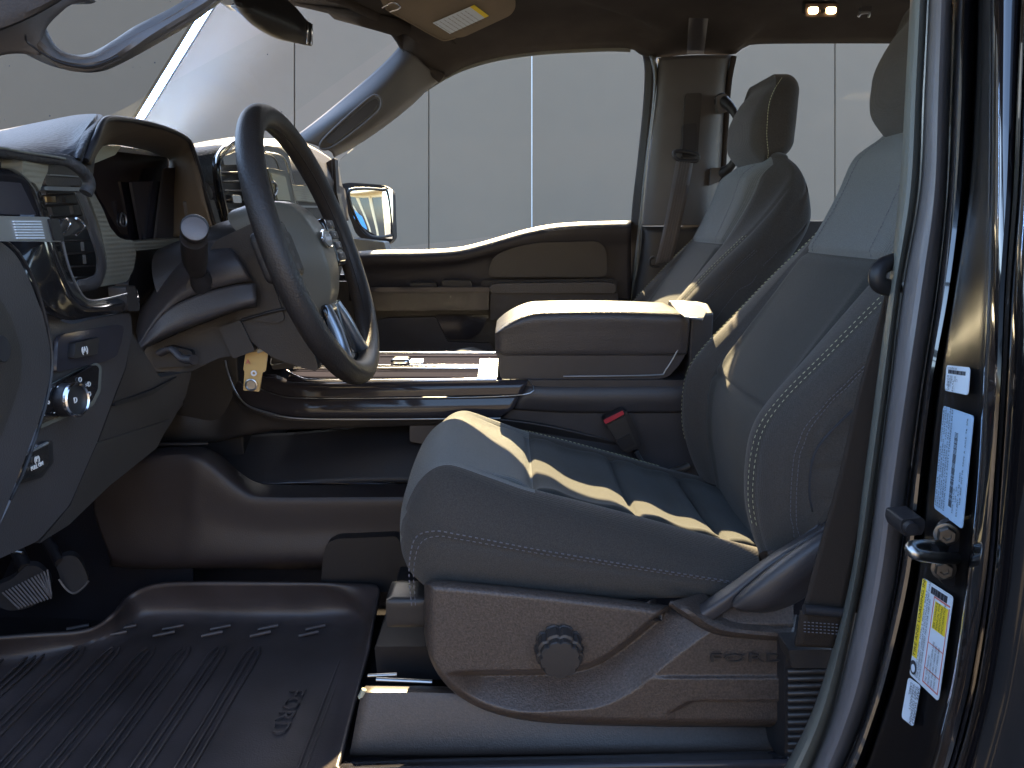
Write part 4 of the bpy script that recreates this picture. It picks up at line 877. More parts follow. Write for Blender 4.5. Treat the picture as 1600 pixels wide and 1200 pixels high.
tube("lid_hinge_line", [PY(880, 588, 1.468), PY(1022, 586, 1.468), PY(1040, 578, 1.468), PY(1060, 545, 1.468)], .0016, M['silver'], cc, n=40, seg=8)
yslab("console_side", [(822, 594), (1090, 594), (1090, 760), (960, 760), (700, 700), (640, 690), (640, 655), (785, 655)], 1.46, .25, M['plastic2'], cc, r=4, bev=.008)
ploft("console_shoulder", [[(826, 592, 1.50), (900, 592, 1.50), (1080, 590, 1.50)], [(822, 599, 1.465), (900, 600, 1.465), (1080, 599, 1.465)], [(812, 618, 1.452), (900, 622, 1.452), (1080, 622, 1.452)], [(800, 640, 1.457), (900, 645, 1.457), (1080, 645, 1.457)]], M['plastic2'], cc, nu=20, nv=16, thick=.006)
rb = root("rear_console_hinge", "sunlit hinge block and trim plates behind the armrest lid", "bracket", V(.37, 1.6, -.2))
slab("block", [V(.345, 1.47, -.176), V(.395, 1.50, -.176), V(.41, 1.60, -.17), V(.39, 1.70, -.17), V(.345, 1.70, -.172)], (0, 0, -.13), M['plastic2'], rb, bev=.005)
slab("trim_plate", [PZ(a, b, -.170) for a, b in ((1048, 472), (1088, 474), (1104, 486), (1098, 498), (1070, 494))], (0, 0, -.004), M['silver'], rb, bev=.001)
# upper tray deck: glossy sheets between bright rails
loft("tray_deck", [[V(-.46, 1.75, -.300), V(-.2, 1.75, -.300), V(-.02, 1.75, -.300)], [V(-.46, 1.62, -.302), V(-.2, 1.62, -.302), V(-.02, 1.62, -.302)], [V(-.44, 1.47, -.302), V(-.2, 1.47, -.302), V(-.02, 1.47, -.302)]], M['deckm'], cc, nu=20, nv=10, thick=.01)
for (z_, Y_, rr) in ((-.294, 1.72, .0035), (-.298, 1.585, .0030), (-.298, 1.555, .0030)):
    tube("bright_rail", [V(-.45, Y_, z_), V(-.2, Y_, z_), V(-.03, Y_, z_)], rr, M['chrome'], cc, n=20, seg=10)
tube("bright_rail", [PY(448, 580, 1.50), PY(462, 588, 1.48), PY(485, 594, 1.47), PY(560, 595, 1.466), PY(700, 594, 1.466), PY(776, 593, 1.466)], .0032, M['chrome'], cc, n=50, seg=10)
NG = Vector((-.045, -.165, .985)).normalized(); TG = Vector((0, .985, .165)).normalized()      # polished plates tipped so the sun glints at the camera
def plate(name, c, hx, hy, m, h=.004):
    X1 = Vector((1, 0, 0)) * hx; Y1 = TG * hy; P4 = [c - X1 - Y1, c + X1 - Y1, c + X1 + Y1, c - X1 + Y1]
    return slab(name, P4, -NG * h, m, cc, bev=.002)
plate("tray_end", V(-.048, 1.535, -.292), .020, .055, M['silver'])
plate("glint_plate", V(-.205, 1.60, -.290), .018, .012, M['chrome'], h=.01)  # added tilted plate standing in for a sun glint
rbox("shifter_knob", V(-.235, 1.60, -.291), (.020, .02, .008), .007, M['chrome'], cc, n=(12, 12, 8))
# glossy side face, two tiers with fine lines
ploft("side_trim_upper", [[(395, 588, 1.50), (430, 585, 1.50), (470, 596, 1.465), (600, 596, 1.462), (825, 593, 1.462)], [(398, 595, 1.49), (430, 597, 1.47), (470, 603, 1.452), (600, 604, 1.45), (823, 600, 1.45)], [(405, 606, 1.485), (440, 618, 1.46), (475, 621, 1.445), (600, 621, 1.445), (815, 617, 1.445)]], M['gloss2'], cc, nu=50, nv=14, thick=.005)
tube("trim_line", [PY(408, 608, 1.48), PY(440, 619, 1.458), PY(475, 622, 1.442), PY(600, 622, 1.442), PY(815, 617, 1.442), PY(826, 593, 1.455)], .0011, M['silver'], cc, n=70, seg=6)
ploft("side_trim_lower", [[(358, 570, 1.52), (372, 595, 1.50), (408, 608, 1.482), (475, 623, 1.447), (600, 623, 1.447), (812, 619, 1.447)], [(356, 580, 1.52), (366, 606, 1.50), (400, 628, 1.47), (470, 642, 1.44), (600, 644, 1.44), (800, 640, 1.44)], [(355, 585, 1.52), (364, 611, 1.50), (390, 634, 1.47), (470, 653, 1.445), (600, 654, 1.445), (782, 653, 1.445)]], M['gloss2'], cc, nu=60, nv=14, thick=.005)
tube("lower_bright_line", [PY(352, 563, 1.50), PY(357, 585, 1.49), PY(368, 612, 1.475), (PY(386, 633, 1.46)), PY(420, 645, 1.445), PY(470, 654, 1.436), PY(600, 655, 1.436), PY(782, 653.5, 1.436)], .0018, M['silver'], cc, n=80, seg=8)
ploft("lower_skirt", [[(250, 560, 1.56), (300, 575, 1.55), (352, 566, 1.53), (362, 612, 1.50), (385, 636, 1.475), (470, 657, 1.45), (785, 656, 1.45), (1000, 700, 1.46)], [(240, 640, 1.50), (290, 650, 1.50), (340, 655, 1.50), (370, 665, 1.48), (400, 668, 1.47), (480, 670, 1.46), (785, 668, 1.46), (1000, 720, 1.47)], [(240, 692, 1.49), (290, 692, 1.49), (340, 690, 1.49), (370, 684, 1.48), (400, 679, 1.48), (480, 668, 1.48), (785, 664, 1.48), (1000, 730, 1.48)]], M['plastic'], cc, nu=70, nv=14, thick=.006)
# cavity behind and tunnel trim
ploft("tunnel_cavity", [[(240, 688, 1.55), (450, 676, 1.55), (700, 664, 1.55), (1000, 740, 1.55)], [(240, 730, 1.50), (450, 720, 1.47), (700, 700, 1.47), (1000, 760, 1.5)], [(240, 770, 1.42), (450, 755, 1.42), (700, 755, 1.42), (1000, 780, 1.42)]], M['rubber'], cc, nu=30, nv=16, thick=.006)
ploft("tunnel_lower_lip", [[(390, 752, 1.44), (420, 747, 1.44), (500, 744, 1.44), (620, 750, 1.44)], [(390, 757, 1.42), (420, 755, 1.42), (500, 753, 1.42), (620, 756, 1.42)]], M['gloss2'], cc, nu=20, nv=6, thick=.005)
tube("kick_bracket", [PY(246, 694, 1.40), PY(300, 694, 1.40), PY(325, 693, 1.41)], .004, M['black'], cc, n=10, seg=8)
ploft("tunnel_trim", [[(150, 735, 1.40), (200, 712, 1.40), (245, 700, 1.40), (290, 697, 1.40), (322, 700, 1.40), (350, 715, 1.40), (375, 738, 1.40), (400, 753, 1.40), (430, 757, 1.40), (520, 757, 1.40), (700, 755, 1.40)],
                      [(150, 745, 1.37), (200, 720, 1.365), (245, 708, 1.36), (288, 706, 1.355), (316, 710, 1.35), (340, 726, 1.35), (368, 750, 1.35), (396, 768, 1.35), (430, 773, 1.35), (520, 773, 1.35), (700, 772, 1.35)],
                      [(148, 760, 1.355), (198, 738, 1.35), (243, 724, 1.345), (280, 722, 1.34), (305, 728, 1.335), (330, 745, 1.335), (360, 768, 1.335), (392, 782, 1.335), (430, 784, 1.335), (520, 784, 1.335), (700, 783, 1.335)],
                      [(146, 800, 1.36), (190, 800, 1.35), (240, 800, 1.345), (280, 805, 1.34), (305, 808, 1.335), (330, 812, 1.335), (360, 820, 1.335), (392, 825, 1.335), (430, 828, 1.335), (520, 828, 1.335), (700, 828, 1.335)],
                      [(170, 868, 1.35), (200, 876, 1.345), (240, 879, 1.34), (280, 879, 1.335), (305, 879, 1.33), (330, 879, 1.33), (360, 879, 1.33), (392, 879, 1.33), (430, 878, 1.33), (520, 877, 1.33), (700, 876, 1.33)],
                      [(170, 885, 1.40), (200, 890, 1.40), (240, 890, 1.40), (280, 890, 1.40), (305, 890, 1.40), (330, 890, 1.40), (360, 890, 1.40), (392, 890, 1.40), (430, 890, 1.40), (520, 890, 1.40), (700, 890, 1.40)]], M['tunnelp'], cc, nu=90, nv=50, thick=.006)
yslab("heater_duct", [(510, 850), (525, 842), (620, 838), (640, 880), (640, 925), (500, 925), (505, 870)], 1.31, .08, M['black'], cc, r=6, bev=.004)

# ================================================================ STEERING WHEEL
sw = root("steering_wheel", "dark leather steering wheel seen edge-on with a tan-lit airbag cover", "steering wheel", V(-.293, 1.17, -.042))
WC = V(-.293, 1.17, -.042); WU = Vector((-.317, 0, .949)).normalized(); WN = Vector((.949, 0, .317)).normalized(); WY = Vector((0, 1, 0))
def wp(y, u, n): return WC + WY * y + WU * u + WN * n
R_ = .199
rim = []
for k in range(48):
    a = 2 * math.pi * k / 48; ru = R_ * (1 - .02 * (math.sin(a) < -.7)); rim.append(wp(R_ * math.cos(a), ru * math.sin(a), 0))
tube("rim", rim, .0178, M['leather'], sw, n=160, seg=28, closed=True)
tube("rim_seam", [wp((R_ - .0172) * math.cos(2 * math.pi * k / 48), (R_ - .0172) * math.sin(2 * math.pi * k / 48), .004) for k in range(48)], .0012, M['black'], sw, n=140, seg=6, closed=True)
def hubf(p):
    u = p.z / .082; n = p.x / .045; w = 1 - .22 * sm(.2, -1, u) - .10 * sm(0, 1, n)
    return Vector((p.x - .030 * sm(.030, .085, -p.y) * (n > 0) - .020 * abs(u) ** 2 * (n > 0) - .010 * (p.y / .09) ** 2 * (n > 0), p.y * w, p.z * (1 - .06 * sm(0, 1, n))))
rbox("airbag_cover", wp(0, -.006, -.028), (.045, .088, .092), (.016, .03, .03), M['hub'], sw, n=(24, 40, 40), fn=hubf, axes=(WN, WY, WU))
disc("emblem", wp(0, .010, .0190), WN, .0145, .003, M['chrome'], sw, seg=40, squash=1.9, upv=WU, prof=[(0, 0), (1, 0), (1, .8), (.9, 1), (.84, .6), (0, .6)])
disc("emblem_field", wp(0, .010, .0213), WN, .0115, .0008, M['silver'], sw, seg=40, squash=1.95, upv=WU)
text("emblem_script", "Ford", wp(-.017, .0055, .0228), WY, WU, .0155, M['white'], sw, ext=.0004, shear=.3)
text("airbag_mark", "SRS", wp(-.012, -.031, .0145), WY, WU, .011, M['black'], sw, ext=.0004)
text("airbag_mark", "AIRBAG", wp(-.02, -.052, .0090), WY, WU, .010, M['black'], sw, ext=.0004)
for s in (-1, 1):
    rbox("spoke", wp(s * .142, .002, -.016), (.012, .060, .034), (.008, .012, .012), M['leather'], sw, n=(8, 16, 12), axes=(WN, WY, WU))
    rbox("switch_pad", wp(s * .118, .008, -.002 if s > 0 else -.014), (.008, .030, .040), (.005, .008, .010), M['piano'], sw, n=(8, 12, 14), axes=(WN, WY, WU))
    for k in range(4):
        rbox("button", wp(s * .118, .036 - .018 * k, .0065 if s > 0 else -.0055), (.0016, .020 if s > 0 else .012, .0065), .0012, M['plastic2'], sw, n=(4, 6, 4), axes=(WN, WY, WU))
        if s > 0: text("button_mark", ("+", "<>", "OK", "-")[k], wp(s * .118 - .008, .033 - .018 * k, .0086), WY, WU, .009, M['white'], sw, ext=.0002)
for s in (-1, 1):
    tube("lower_spoke", [wp(s * .030, -.085, -.012), wp(s * .040, -.12, -.006), wp(s * .052, -.155, -.004), wp(s * .070, -.178, -.002)], .010, M['silver'], sw, n=20, seg=12)
tube("lower_spoke_bridge", [wp(-.07, -.178, -.002), wp(-.035, -.186, 0), wp(0, -.188, 0), wp(.035, -.186, 0), wp(.07, -.178, -.002)], .010, M['silver'], sw, n=30, seg=12)
rbox("spoke_fill", wp(0, -.13, -.012), (.006, .044, .050), (.004, .01, .01), M['piano'], sw, n=(6, 12, 12), axes=(WN, WY, WU))
# rear cowl of the wheel
yslab("rear_cowl", [(327, 388), (340, 374), (398, 347), (412, 345), (428, 400), (452, 462), (486, 540), (500, 582), (470, 574), (428, 560), (396, 538), (370, 500), (345, 440)], 1.075, .13, M['plastic'], sw, bev=.022, r=14, seg=6)
yslab("cowl_side_panel", [(352, 405), (405, 378), (422, 430), (446, 500), (430, 506), (392, 500), (372, 470)], 1.071, .02, M['plastic'], sw, bev=.006, r=12)
tube("cowl_crease", [PY(378, 500, 1.07), PY(420, 488, 1.068), PY(455, 481, 1.07)], .0022, M['black'], sw, n=20, seg=8)

disc("column_sleeve", wp(0, -.0, 0), WN, 1, 1, M['plastic'], sw, seg=48, prof=[(0, -.22), (.075, -.22), (.082, -.12), (.080, -.07), (.06, -.05), (0, -.05)], upv=WU)
# column shroud, stalk, lever
cs = root("steering_column", "dark plastic steering column shroud behind the wheel", "column", V(-.5, 1.15, -.25))
ploft("upper_shroud", [[(330, 372, 1.25), (300, 385, 1.25), (262, 425, 1.25), (222, 478, 1.25), (212, 520, 1.25)], [(345, 372, 1.12), (318, 380, 1.11), (275, 418, 1.10), (232, 478, 1.10), (215, 530, 1.10)], [(370, 400, 1.06), (330, 410, 1.055), (290, 440, 1.05), (240, 500, 1.05), (213, 545, 1.05)], [(395, 440, 1.06), (365, 443, 1.05), (300, 462, 1.045), (250, 490, 1.045), (212, 546, 1.048)]], M['plastic2'], cs, nu=40, nv=24, thick=.006)
ploft("lower_shroud", [[(398, 442, 1.055), (362, 446, 1.048), (300, 464, 1.043), (252, 492, 1.043), (212, 548, 1.046)], [(400, 470, 1.045), (368, 478, 1.04), (300, 502, 1.037), (252, 522, 1.038), (214, 549, 1.042)], [(400, 480, 1.06), (370, 486, 1.055), (300, 511, 1.055), (252, 532, 1.055), (216, 551, 1.055)]], M['plastic2'], cs, nu=40, nv=14, thick=.006)
yslab("shroud_underside", [(225, 545), (300, 512), (370, 486), (440, 470), (470, 520), (432, 540), (410, 548), (340, 560), (295, 582), (230, 580)], 1.085, .18, M['plastic'], cs, r=8, bev=.012)
yslab("underside_block", [(342, 512), (375, 500), (398, 548), (364, 561)], 1.07, .06, M['plastic'], cs, r=4, bev=.005)
yslab("tilt_recess", [(236, 552), (265, 540), (300, 548), (300, 572), (240, 575)], 1.075, .02, M['black'], cs, r=5, bev=.004)
tube("tilt_lever", [PY(250, 552, 1.06), PY(268, 546, 1.05), PY(285, 560, 1.045), PY(303, 562, 1.04)], [.007, .006, .008, .010], M['plastic2'], cs, n=30, seg=12, flat=.7)
tube("stalk", [PY(318, 445, 1.10), PY(308, 425, 1.04), PY(304, 398, .985), PY(303, 372, .955)], [.011, .010, .0155, .0162], M['plastic'], cs, n=40, seg=24)
ax = (PY(303, 358, .93) - PY(304, 398, .985)).normalized()
ax = (EYE - PY(303, 358, .95)).normalized() * .8 + Vector((.1, 0, .35))
disc("stalk_end", PY(303.5, 360, .945), ax, .0165, .012, M['plastic'], cs, seg=40)
disc("stalk_cap", PY(303.5, 358.5, .935), ax, .0147, .0035, M['seal'], cs, seg=40)
tube("stalk_boot", [PY(320, 452, 1.06), PY(314, 436, 1.045), PY(310, 425, 1.035)], [.016, .015, .012], M['rubber'], cs, n=12, seg=16)
slab("boot_plate", [PY(a, b, 1.045) for a, b in rc([(290, 447), (300, 428), (309, 415), (316, 413), (333, 447), (292, 458)], 4)], (0, .02, 0), M['plastic'], cs, bev=.002)
yslab("silver_bracket", [(402, 546), (440, 530), (432, 540), (402, 553)], 1.08, .04, M['brushed'], cs, r=3, bev=.002)
kt = root("key_tag", "small amber plastic key tag hanging below the steering column", "key tag", PY(398, 545, 1.08))
yslab("tag_plate", [(389, 547), (419, 545), (415, 580), (410, 582), (405, 612), (380, 610), (382, 580), (380, 578), (383, 555)], 1.085, .003, M['amber'], kt, r=2, bev=.0008)
disc("tag_button", PY(393, 601, 1.083), (0, -1, 0), .009, .003, M['steel'], kt, seg=28, prof=[(0, 0), (1, 0), (1, .8), (.85, 1), (.7, .6), (0, .6)])
disc("tag_eyelet", PY(397, 583, 1.083), (0, -1, 0), .0042, .002, M['white'], kt, seg=20, prof=[(.5, 0), (1, 0), (1, 1), (.5, 1), (.5, 0)])
text("tag_print", "A", PY(384, 569, 1.083), (1, 0, 0), (0, 0, 1), .010, M['redink'], kt)
op = root("outlet_panel", "black power outlet and socket panel low on the dashboard beyond the key tag", "panel", PY(445, 575, 1.3))
yslab("panel_plate", [(420, 538), (452, 528), (464, 536), (466, 566), (458, 575), (425, 578)], 1.35, .03, M['black'], op, r=5, bev=.004)
disc("socket", PY(445, 540, 1.345), (.2, -1, .1), .0155, .006, M['rubber'], op, seg=32, prof=[(0, 0), (1, 0), (1, 1), (.85, 1), (.75, .3), (0, .3)])
tube("frame_line", [PY(424, 560, 1.343), PY(425, 570, 1.343), PY(452, 562, 1.343), PY(452, 548, 1.343)], .0012, M['silver'], op, n=20, seg=6)

# ================================================================ DASHBOARD
da = root("dashboard", "dark dashboard with hooded cluster, air vents and brushed trim on the left", "dashboard", V(-.6, 1.4, -.35))
XD = -.50
def dx(name, px, off, th, m, bev=.003, r=6, parent=None, label=None): return xslab(name, px, XD + off, th, m, parent or da, bev, r, label)
def D3(x, y, off=0): return PX(x, y, XD + off)
# core behind everything
dx("dash_core", [(-60, 230), (60, 215), (150, 225), (290, 240), (345, 262), (420, 262), (470, 250), (500, 300), (520, 400), (500, 560), (330, 580), (230, 700), (110, 800), (-60, 880)], -.16, .15, M['plastic'], bev=.01, r=12)
# hood, blue-lit pad and its front band
loft("hood_pad", [[D3(-60, 212, -.35), D3(0, 203, -.28), D3(60, 191, -.2), D3(110, 181, -.12), D3(138, 178, -.06), D3(152, 178, 0)],
                  [D3(-60, 218, -.15), D3(0, 212, -.12), D3(55, 203, -.08), D3(100, 196, -.03), D3(128, 193, .01), D3(148, 184, .03)],
                  [D3(-60, 228, .0), D3(0, 226, .01), D3(50, 224, .02), D3(90, 224, .03), D3(112, 222, .04), D3(132, 205, .045)],
                  [D3(-60, 238, .03), D3(0, 235, .035), D3(45, 240, .04), D3(80, 244, .045), D3(100, 244, .05), D3(118, 236, .055)]], M['padtop'], da, nu=60, nv=40, thick=.008)
loft("hood_front_band", [[D3(152, 178, 0), D3(132, 205, .045), D3(118, 232, .055), D3(112, 245, .056)],
                         [D3(160, 180, .02), D3(146, 202, .055), D3(130, 232, .065), D3(122, 247, .065)],
                         [D3(167, 185, .03), D3(152, 212, .05), D3(134, 246, .06), D3(131, 252, .06)]], M['padtop'], da, nu=30, nv=16, thick=.008)
tube("hood_lower_band", [D3(-40, 234, .035), D3(0, 237, .04), D3(40, 243, .045), D3(80, 248, .05), D3(104, 251, .055), D3(122, 262, .06), D3(135, 276, .06), D3(139, 290, .06), D3(134, 302, .058)], [.005, .005, .0055, .006, .0065], M['padtop'], da, n=60, seg=12)
dx("hood_filler", [(60, 250), (110, 248), (132, 250), (150, 236), (146, 270), (139, 300), (128, 296), (100, 262)], .0, .01, M["plastic"], r=2)
tube("hood_bright_edge", [D3(-40, 228, .043), D3(0, 231, .048), D3(40, 238, .052), D3(80, 244, .057), D3(102, 248, .06)], .0012, M['sealp'], da, n=40, seg=6)
# visor frame over the cluster
loft("cluster_visor", [[D3(134, 246, .06), D3(150, 212, .06), D3(167, 185, .045), D3(200, 188, .03), D3(232, 194, .02), D3(268, 205, .02), D3(295, 219, .02), D3(302, 235, .02), D3(312, 270, .02), D3(325, 320, .02), D3(338, 360, .02)],
                       [D3(139, 252, .052), D3(156, 216, .052), D3(170, 190, .04), D3(200, 193, .025), D3(232, 199, .015), D3(266, 211, .015), D3(289, 224, .015), D3(296, 238, .015), D3(305, 272, .015), D3(317, 322, .015), D3(330, 364, .015)],
                       [D3(143, 260, -.02), D3(158, 232, -.05), D3(176, 226, -.08), D3(205, 230, -.10), D3(232, 236, -.11), D3(250, 244, -.11), D3(262, 248, -.11), D3(264, 258, -.11), D3(258, 290, -.11), D3(252, 330, -.11), D3(245, 372, -.11)]], M['visor'], da, nu=80, nv=18, thick=.004)
tube("visor_rim", [D3(134, 250, .064), D3(150, 215, .064), D3(166, 187, .05), D3(200, 187, .035), D3(232, 193, .025), D3(268, 204, .025), D3(293, 218, .025), D3(302, 235, .025), D3(313, 270, .025), D3(326, 320, .025), D3(340, 366, .025)], .0035, M['black'], da, n=90, seg=8)
dx("instrument_screen", [(132, 262), (176, 236), (262, 246), (248, 376), (195, 376), (176, 345), (150, 300)], -.09, .02, M['screen'], r=5)
dx("screen_reflection_pane", [(150, 228), (190, 228), (180, 242), (141, 258)], -.05, .002, M['paleglass'], r=2, bev=0)  # added pale pane; a bright reflection put into its colour
dx("screen_lower_pane", [(205, 284), (252, 283), (244, 376), (222, 376)], -.08, .004, M['gloss2'], r=2, bev=.001)
dx("cluster_side_wall", [(258, 262), (300, 262), (316, 310), (332, 366), (330, 376), (243, 376), (252, 300)], -.07, .004, M['plastic2'], r=4)
tube("screen_mark", [D3(189, 336, -.088), D3(191, 333, -.088), D3(196, 338, -.088), D3(197, 350, -.088), D3(193, 354, -.088), D3(188, 348, -.088)], .0012, M['silver'], da, n=40, closed=True, seg=6)
dx("cluster_sill", [(205, 378), (280, 372), (300, 374), (300, 382), (213, 392)], -.03, .03, M['brushed'], r=2)
dx("cluster_gap", [(205, 388), (300, 378), (262, 425), (215, 470), (200, 445), (213, 400)], -.06, .02, M['black'], r=4)
# brushed trim and left vent
dx("brushed_trim", [(134, 294), (145, 298), (160, 325), (172, 355), (185, 371), (197, 375), (208, 375), (213, 395), (209, 420), (199, 440), (153, 449), (163, 430), (167, 405), (158, 360), (146, 325)], .03, .003, M['brushed'], r=5)
va = [(116, 300), (127, 328), (137, 360), (146, 386), (150, 406), (148, 427), (138, 434), (120, 438)]
vb = [(131, 300), (143, 330), (154, 362), (162, 392), (166, 414), (162, 434), (152, 450), (126, 456)]
loft("vent_frame", [[D3(a, b, .02) for a, b in va], [D3(a + 1, b, .036) for a, b in va], [D3((a + c) / 2, (b + d) / 2, .040) for (a, b), (c, d) in zip(va, vb)], [D3(a, b, .036) for a, b in vb], [D3(a + 1, b, .02) for a, b in vb]], M['plastic2'], da, nu=60, nv=14, thick=.004)
dx("vent_back", [(68, 290), (134, 294), (150, 320), (166, 360), (172, 400), (166, 445), (122, 450), (108, 410), (92, 360)], -.03, .01, M['black'], r=3)
for k, (xa, ya, xb, yb) in enumerate(((72, 302, 116, 302), (74, 317, 121, 318), (80, 336, 129, 336), (98, 375, 142, 374), (104, 395, 147, 393), (112, 415, 150, 414), (121, 432, 149, 431))):
    slab("vent_slat", [D3(xa, ya, .018), D3(xb, yb, .018), D3(xb, yb + 2.4, .018), D3(xa, ya + 2.4, .018)], (-.03, 0, -.002), M['plastic'], da, bev=.0006)
for k, (xa, ya, xb, yb) in enumerate(((92, 304, 93, 316), (101, 304, 103, 316), (113, 320, 116, 334), (131, 378, 132, 392), (134, 398, 135, 412))):
    slab("vent_vane", [D3(xa, ya, .0), D3(xb, yb, .0), D3(xb + 1.3, yb, .0), D3(xa + 1.3, ya, .0)], (-.004, 0, 0), M['black'], da, bev=0)
dx("vent_tint", [(72, 304), (90, 304), (90, 316), (74, 316)], -.01, .002, M['amber'], r=2, bev=0)
slab("vent_knob", [D3(a, b, .045) for a, b in rc([(94, 358), (99, 343), (121, 341), (133, 353), (120, 367), (98, 369)], 3)], (-.008, 0, 0), M['plastic'], da, bev=.003)
tube("knob_edge", [D3(92, 352, .048), D3(97, 342, .048), D3(106, 343, .048), (D3(109, 352, .048)), D3(98, 366, .048)], .0011, M['chrome'], da, n=30, seg=6)
tube("knob_edge", [D3(119, 341, .048), D3(126, 345, .048), D3(133, 353, .048), D3(126, 361, .048), D3(119, 367, .048)], .0013, M['chrome'], da, n=30, seg=6)
dx("copper_bar", [(70, 291), (135, 293), (134, 299), (70, 297)], .04, .01, M['silver'], r=1, bev=.001)
dx("upper_blade", [(76, 253), (105, 255), (124, 268), (132, 290), (72, 290), (70, 275)], .015, .01, M['plastic2'], r=4)
dx("upper_blade_line", [(78, 272), (125, 275), (126, 277), (78, 274)], .02, .003, M['silver'], r=0, bev=0)
dx("bright_wedge", [(36, 248), (76, 252), (75, 268), (68, 282), (62, 300), (55, 286), (34, 282)], .045, .02, M['brushed'], r=5, bev=.005)
# gloss band curving round the vent (J shape)
loft("gloss_surround", [[D3(-40, 262, .02), D3(0, 262, .02), D3(34, 268, .02), D3(58, 290, .03), D3(75, 330, .045), D3(92, 375, .05), D3(108, 425, .052), D3(128, 458, .05), D3(145, 467, .048), D3(175, 463, .045), D3(215, 452, .04)],
                        [D3(-40, 275, .045), D3(0, 275, .045), D3(28, 280, .05), D3(48, 300, .06), D3(64, 340, .07), D3(80, 385, .075), D3(98, 435, .075), D3(122, 474, .07), D3(146, 482, .065), D3(178, 478, .06), D3(218, 466, .055)],
                        [D3(-40, 345, .045), D3(-20, 360, .05), D3(-5, 378, .055), D3(10, 395, .06), D3(28, 420, .065), D3(48, 452, .07), D3(76, 484, .07), D3(104, 500, .065), D3(140, 496, .06), D3(178, 490, .055), D3(218, 482, .05)]], M['piano'], da, nu=90, nv=22, thick=.01)
dx("sky_lit_pane", [(-20, 282), (33, 286), (57, 336), (-20, 334)], .085, .004, M['gloss2'], r=2, bev=.001)
dx("bright_band", [(-20, 337), (77, 339), (97, 378), (-20, 377)], .088, .006, M['silver'], r=3, bev=.002)
for k in range(7): dx("band_groove", [(22 + k, 345 + 4.3 * k), (64 + k, 345 + 4.3 * k), (65 + k, 347 + 4.3 * k), (22 + k, 347 + 4.3 * k)], .0895, .002, M['paper'], r=0, bev=0)
dx("band_end", [(77, 342), (92, 342), (101, 376), (86, 376)], .09, .006, M['black'], r=2, bev=.001)
tube("surround_edge", [D3(98, 378, .08), D3(108, 418, .078), D3(122, 450, .076), D3(138, 469, .072), D3(165, 467, .066), D3(198, 459, .06)], .0012, M['silver'], da, n=60, seg=8)
dx("surround_end_cap", [(196, 448), (212, 446), (216, 470), (218, 486), (200, 486)], .06, .02, M['plastic'], r=3)
# lower dash panels
r0_ = [(-60, 345), (0, 378), (25, 398), (48, 440), (66, 490), (77, 540), (78, 580), (66, 640), (40, 720), (14, 780), (-5, 830)]
r2_ = [(-60, 440), (-25, 455), (0, 468), (14, 488), (24, 515), (32, 548), (33, 590), (24, 632), (6, 680), (-18, 740), (-40, 780)]
mixp = lambda t, o: [D3(a + (c - a) * t, b + (d - b) * t, o) for (a, b), (c, d) in zip(r0_, r2_)]
dx("door_side_panel", [(-90, 330), (-20, 366), (8, 382), (27, 400), (48, 442), (66, 490), (78, 540), (79, 588), (62, 655), (14, 782), (-5, 830), (-90, 1000)], .080, .02, M['plastic2'], bev=.006, r=12)
dx("door_side_inset", [(-90, 440), (-20, 448), (0, 466), (20, 500), (34, 550), (33, 592), (20, 635), (-20, 740), (-90, 900)], .0815, .01, M['plastic'], bev=.002, r=12)
tube("panel_gap", [D3(0, 372, .076), D3(27, 393, .08), D3(52, 437, .08), D3(69, 488, .08), D3(79.5, 540, .08), D3(80.5, 580, .08), D3(69, 641, .08), D3(43, 721, .08), D3(17, 781, .08)], .0016, M['black'], da, n=70, seg=6)
disc("side_grommet", D3(0, 545, .09), (1, -.3, 0), .011, .004, M['black'], da, seg=24, squash=.6)
dx("switch_panel", [(28, 385), (60, 455), (90, 500), (112, 507), (150, 497), (204, 488), (207, 515), (196, 575), (180, 615), (152, 690), (108, 790), (60, 845), (-60, 900), (-5, 830), (14, 790), (42, 722), (69, 641), (80, 580), (79, 540), (66, 480), (48, 430)], .05, .03, M['plastic2'], bev=.004, r=8)
dx("knee_panel", [(206, 520), (250, 590), (300, 580), (290, 620), (268, 660), (245, 695), (150, 735), (112, 790), (154, 690), (182, 615), (197, 575)], .048, .03, M['plastic'], bev=.003, r=4)
dx("knee_panel_lower", [(152, 692), (268, 655), (245, 700), (170, 760), (108, 820), (60, 850), (110, 790)], .05, .03, M['plastic'], bev=.003, r=4)
dx("knee_slot", [(180, 630), (240, 608), (278, 588), (268, 596), (240, 616), (180, 635)], .052, .004, M['black'], bev=.001, r=1)
dx("button_recess", [(91, 530), (100, 522), (185, 507), (194, 510), (190, 535), (183, 556), (165, 565), (88, 582)], .055, .004, M['gloss2'], bev=.003, r=6)
dx("stop_start_button", [(118, 536), (155, 527), (153, 553), (116, 560)], .062, .008, M['black'], bev=.002, r=2)
text("button_mark", "(A)", D3(128, 552, .0645), D3(150, 547, .0645) - D3(128, 552, .0645), (0, 0, 1), .009, M['white'], da, sx=1)
dx("light_switch_bezel", [(56, 664), (80, 604), (110, 588), (152, 566), (159, 573), (157, 612), (146, 634), (60, 671)], .057, .006, M['sealp'], bev=.002, r=4)
dx("light_switch_panel", [(58, 660), (82, 605), (110, 590), (150, 570), (155, 575), (153, 608), (143, 628), (62, 664)], .062, .006, M['piano'], bev=.002, r=4)
kc = D3(98, 625, .062); ka = Vector((1, -.12, .05))
disc("light_knob", kc, ka, .0165, .013, M['black'], da, seg=44)
disc("light_knob_ring", kc + ka.normalized() * .013, ka, .0172, .004, M['chrome'], da, seg=44, prof=[(.84, 0), (1, 0), (1, .7), (.92, 1), (.84, .7), (.84, 0)])
text("knob_mark", "D", kc + ka.normalized() * .0136 + Vector((0, -.003, -.003)), (0, 1, 0), (0, 0, 1), .008, M['white'], da)
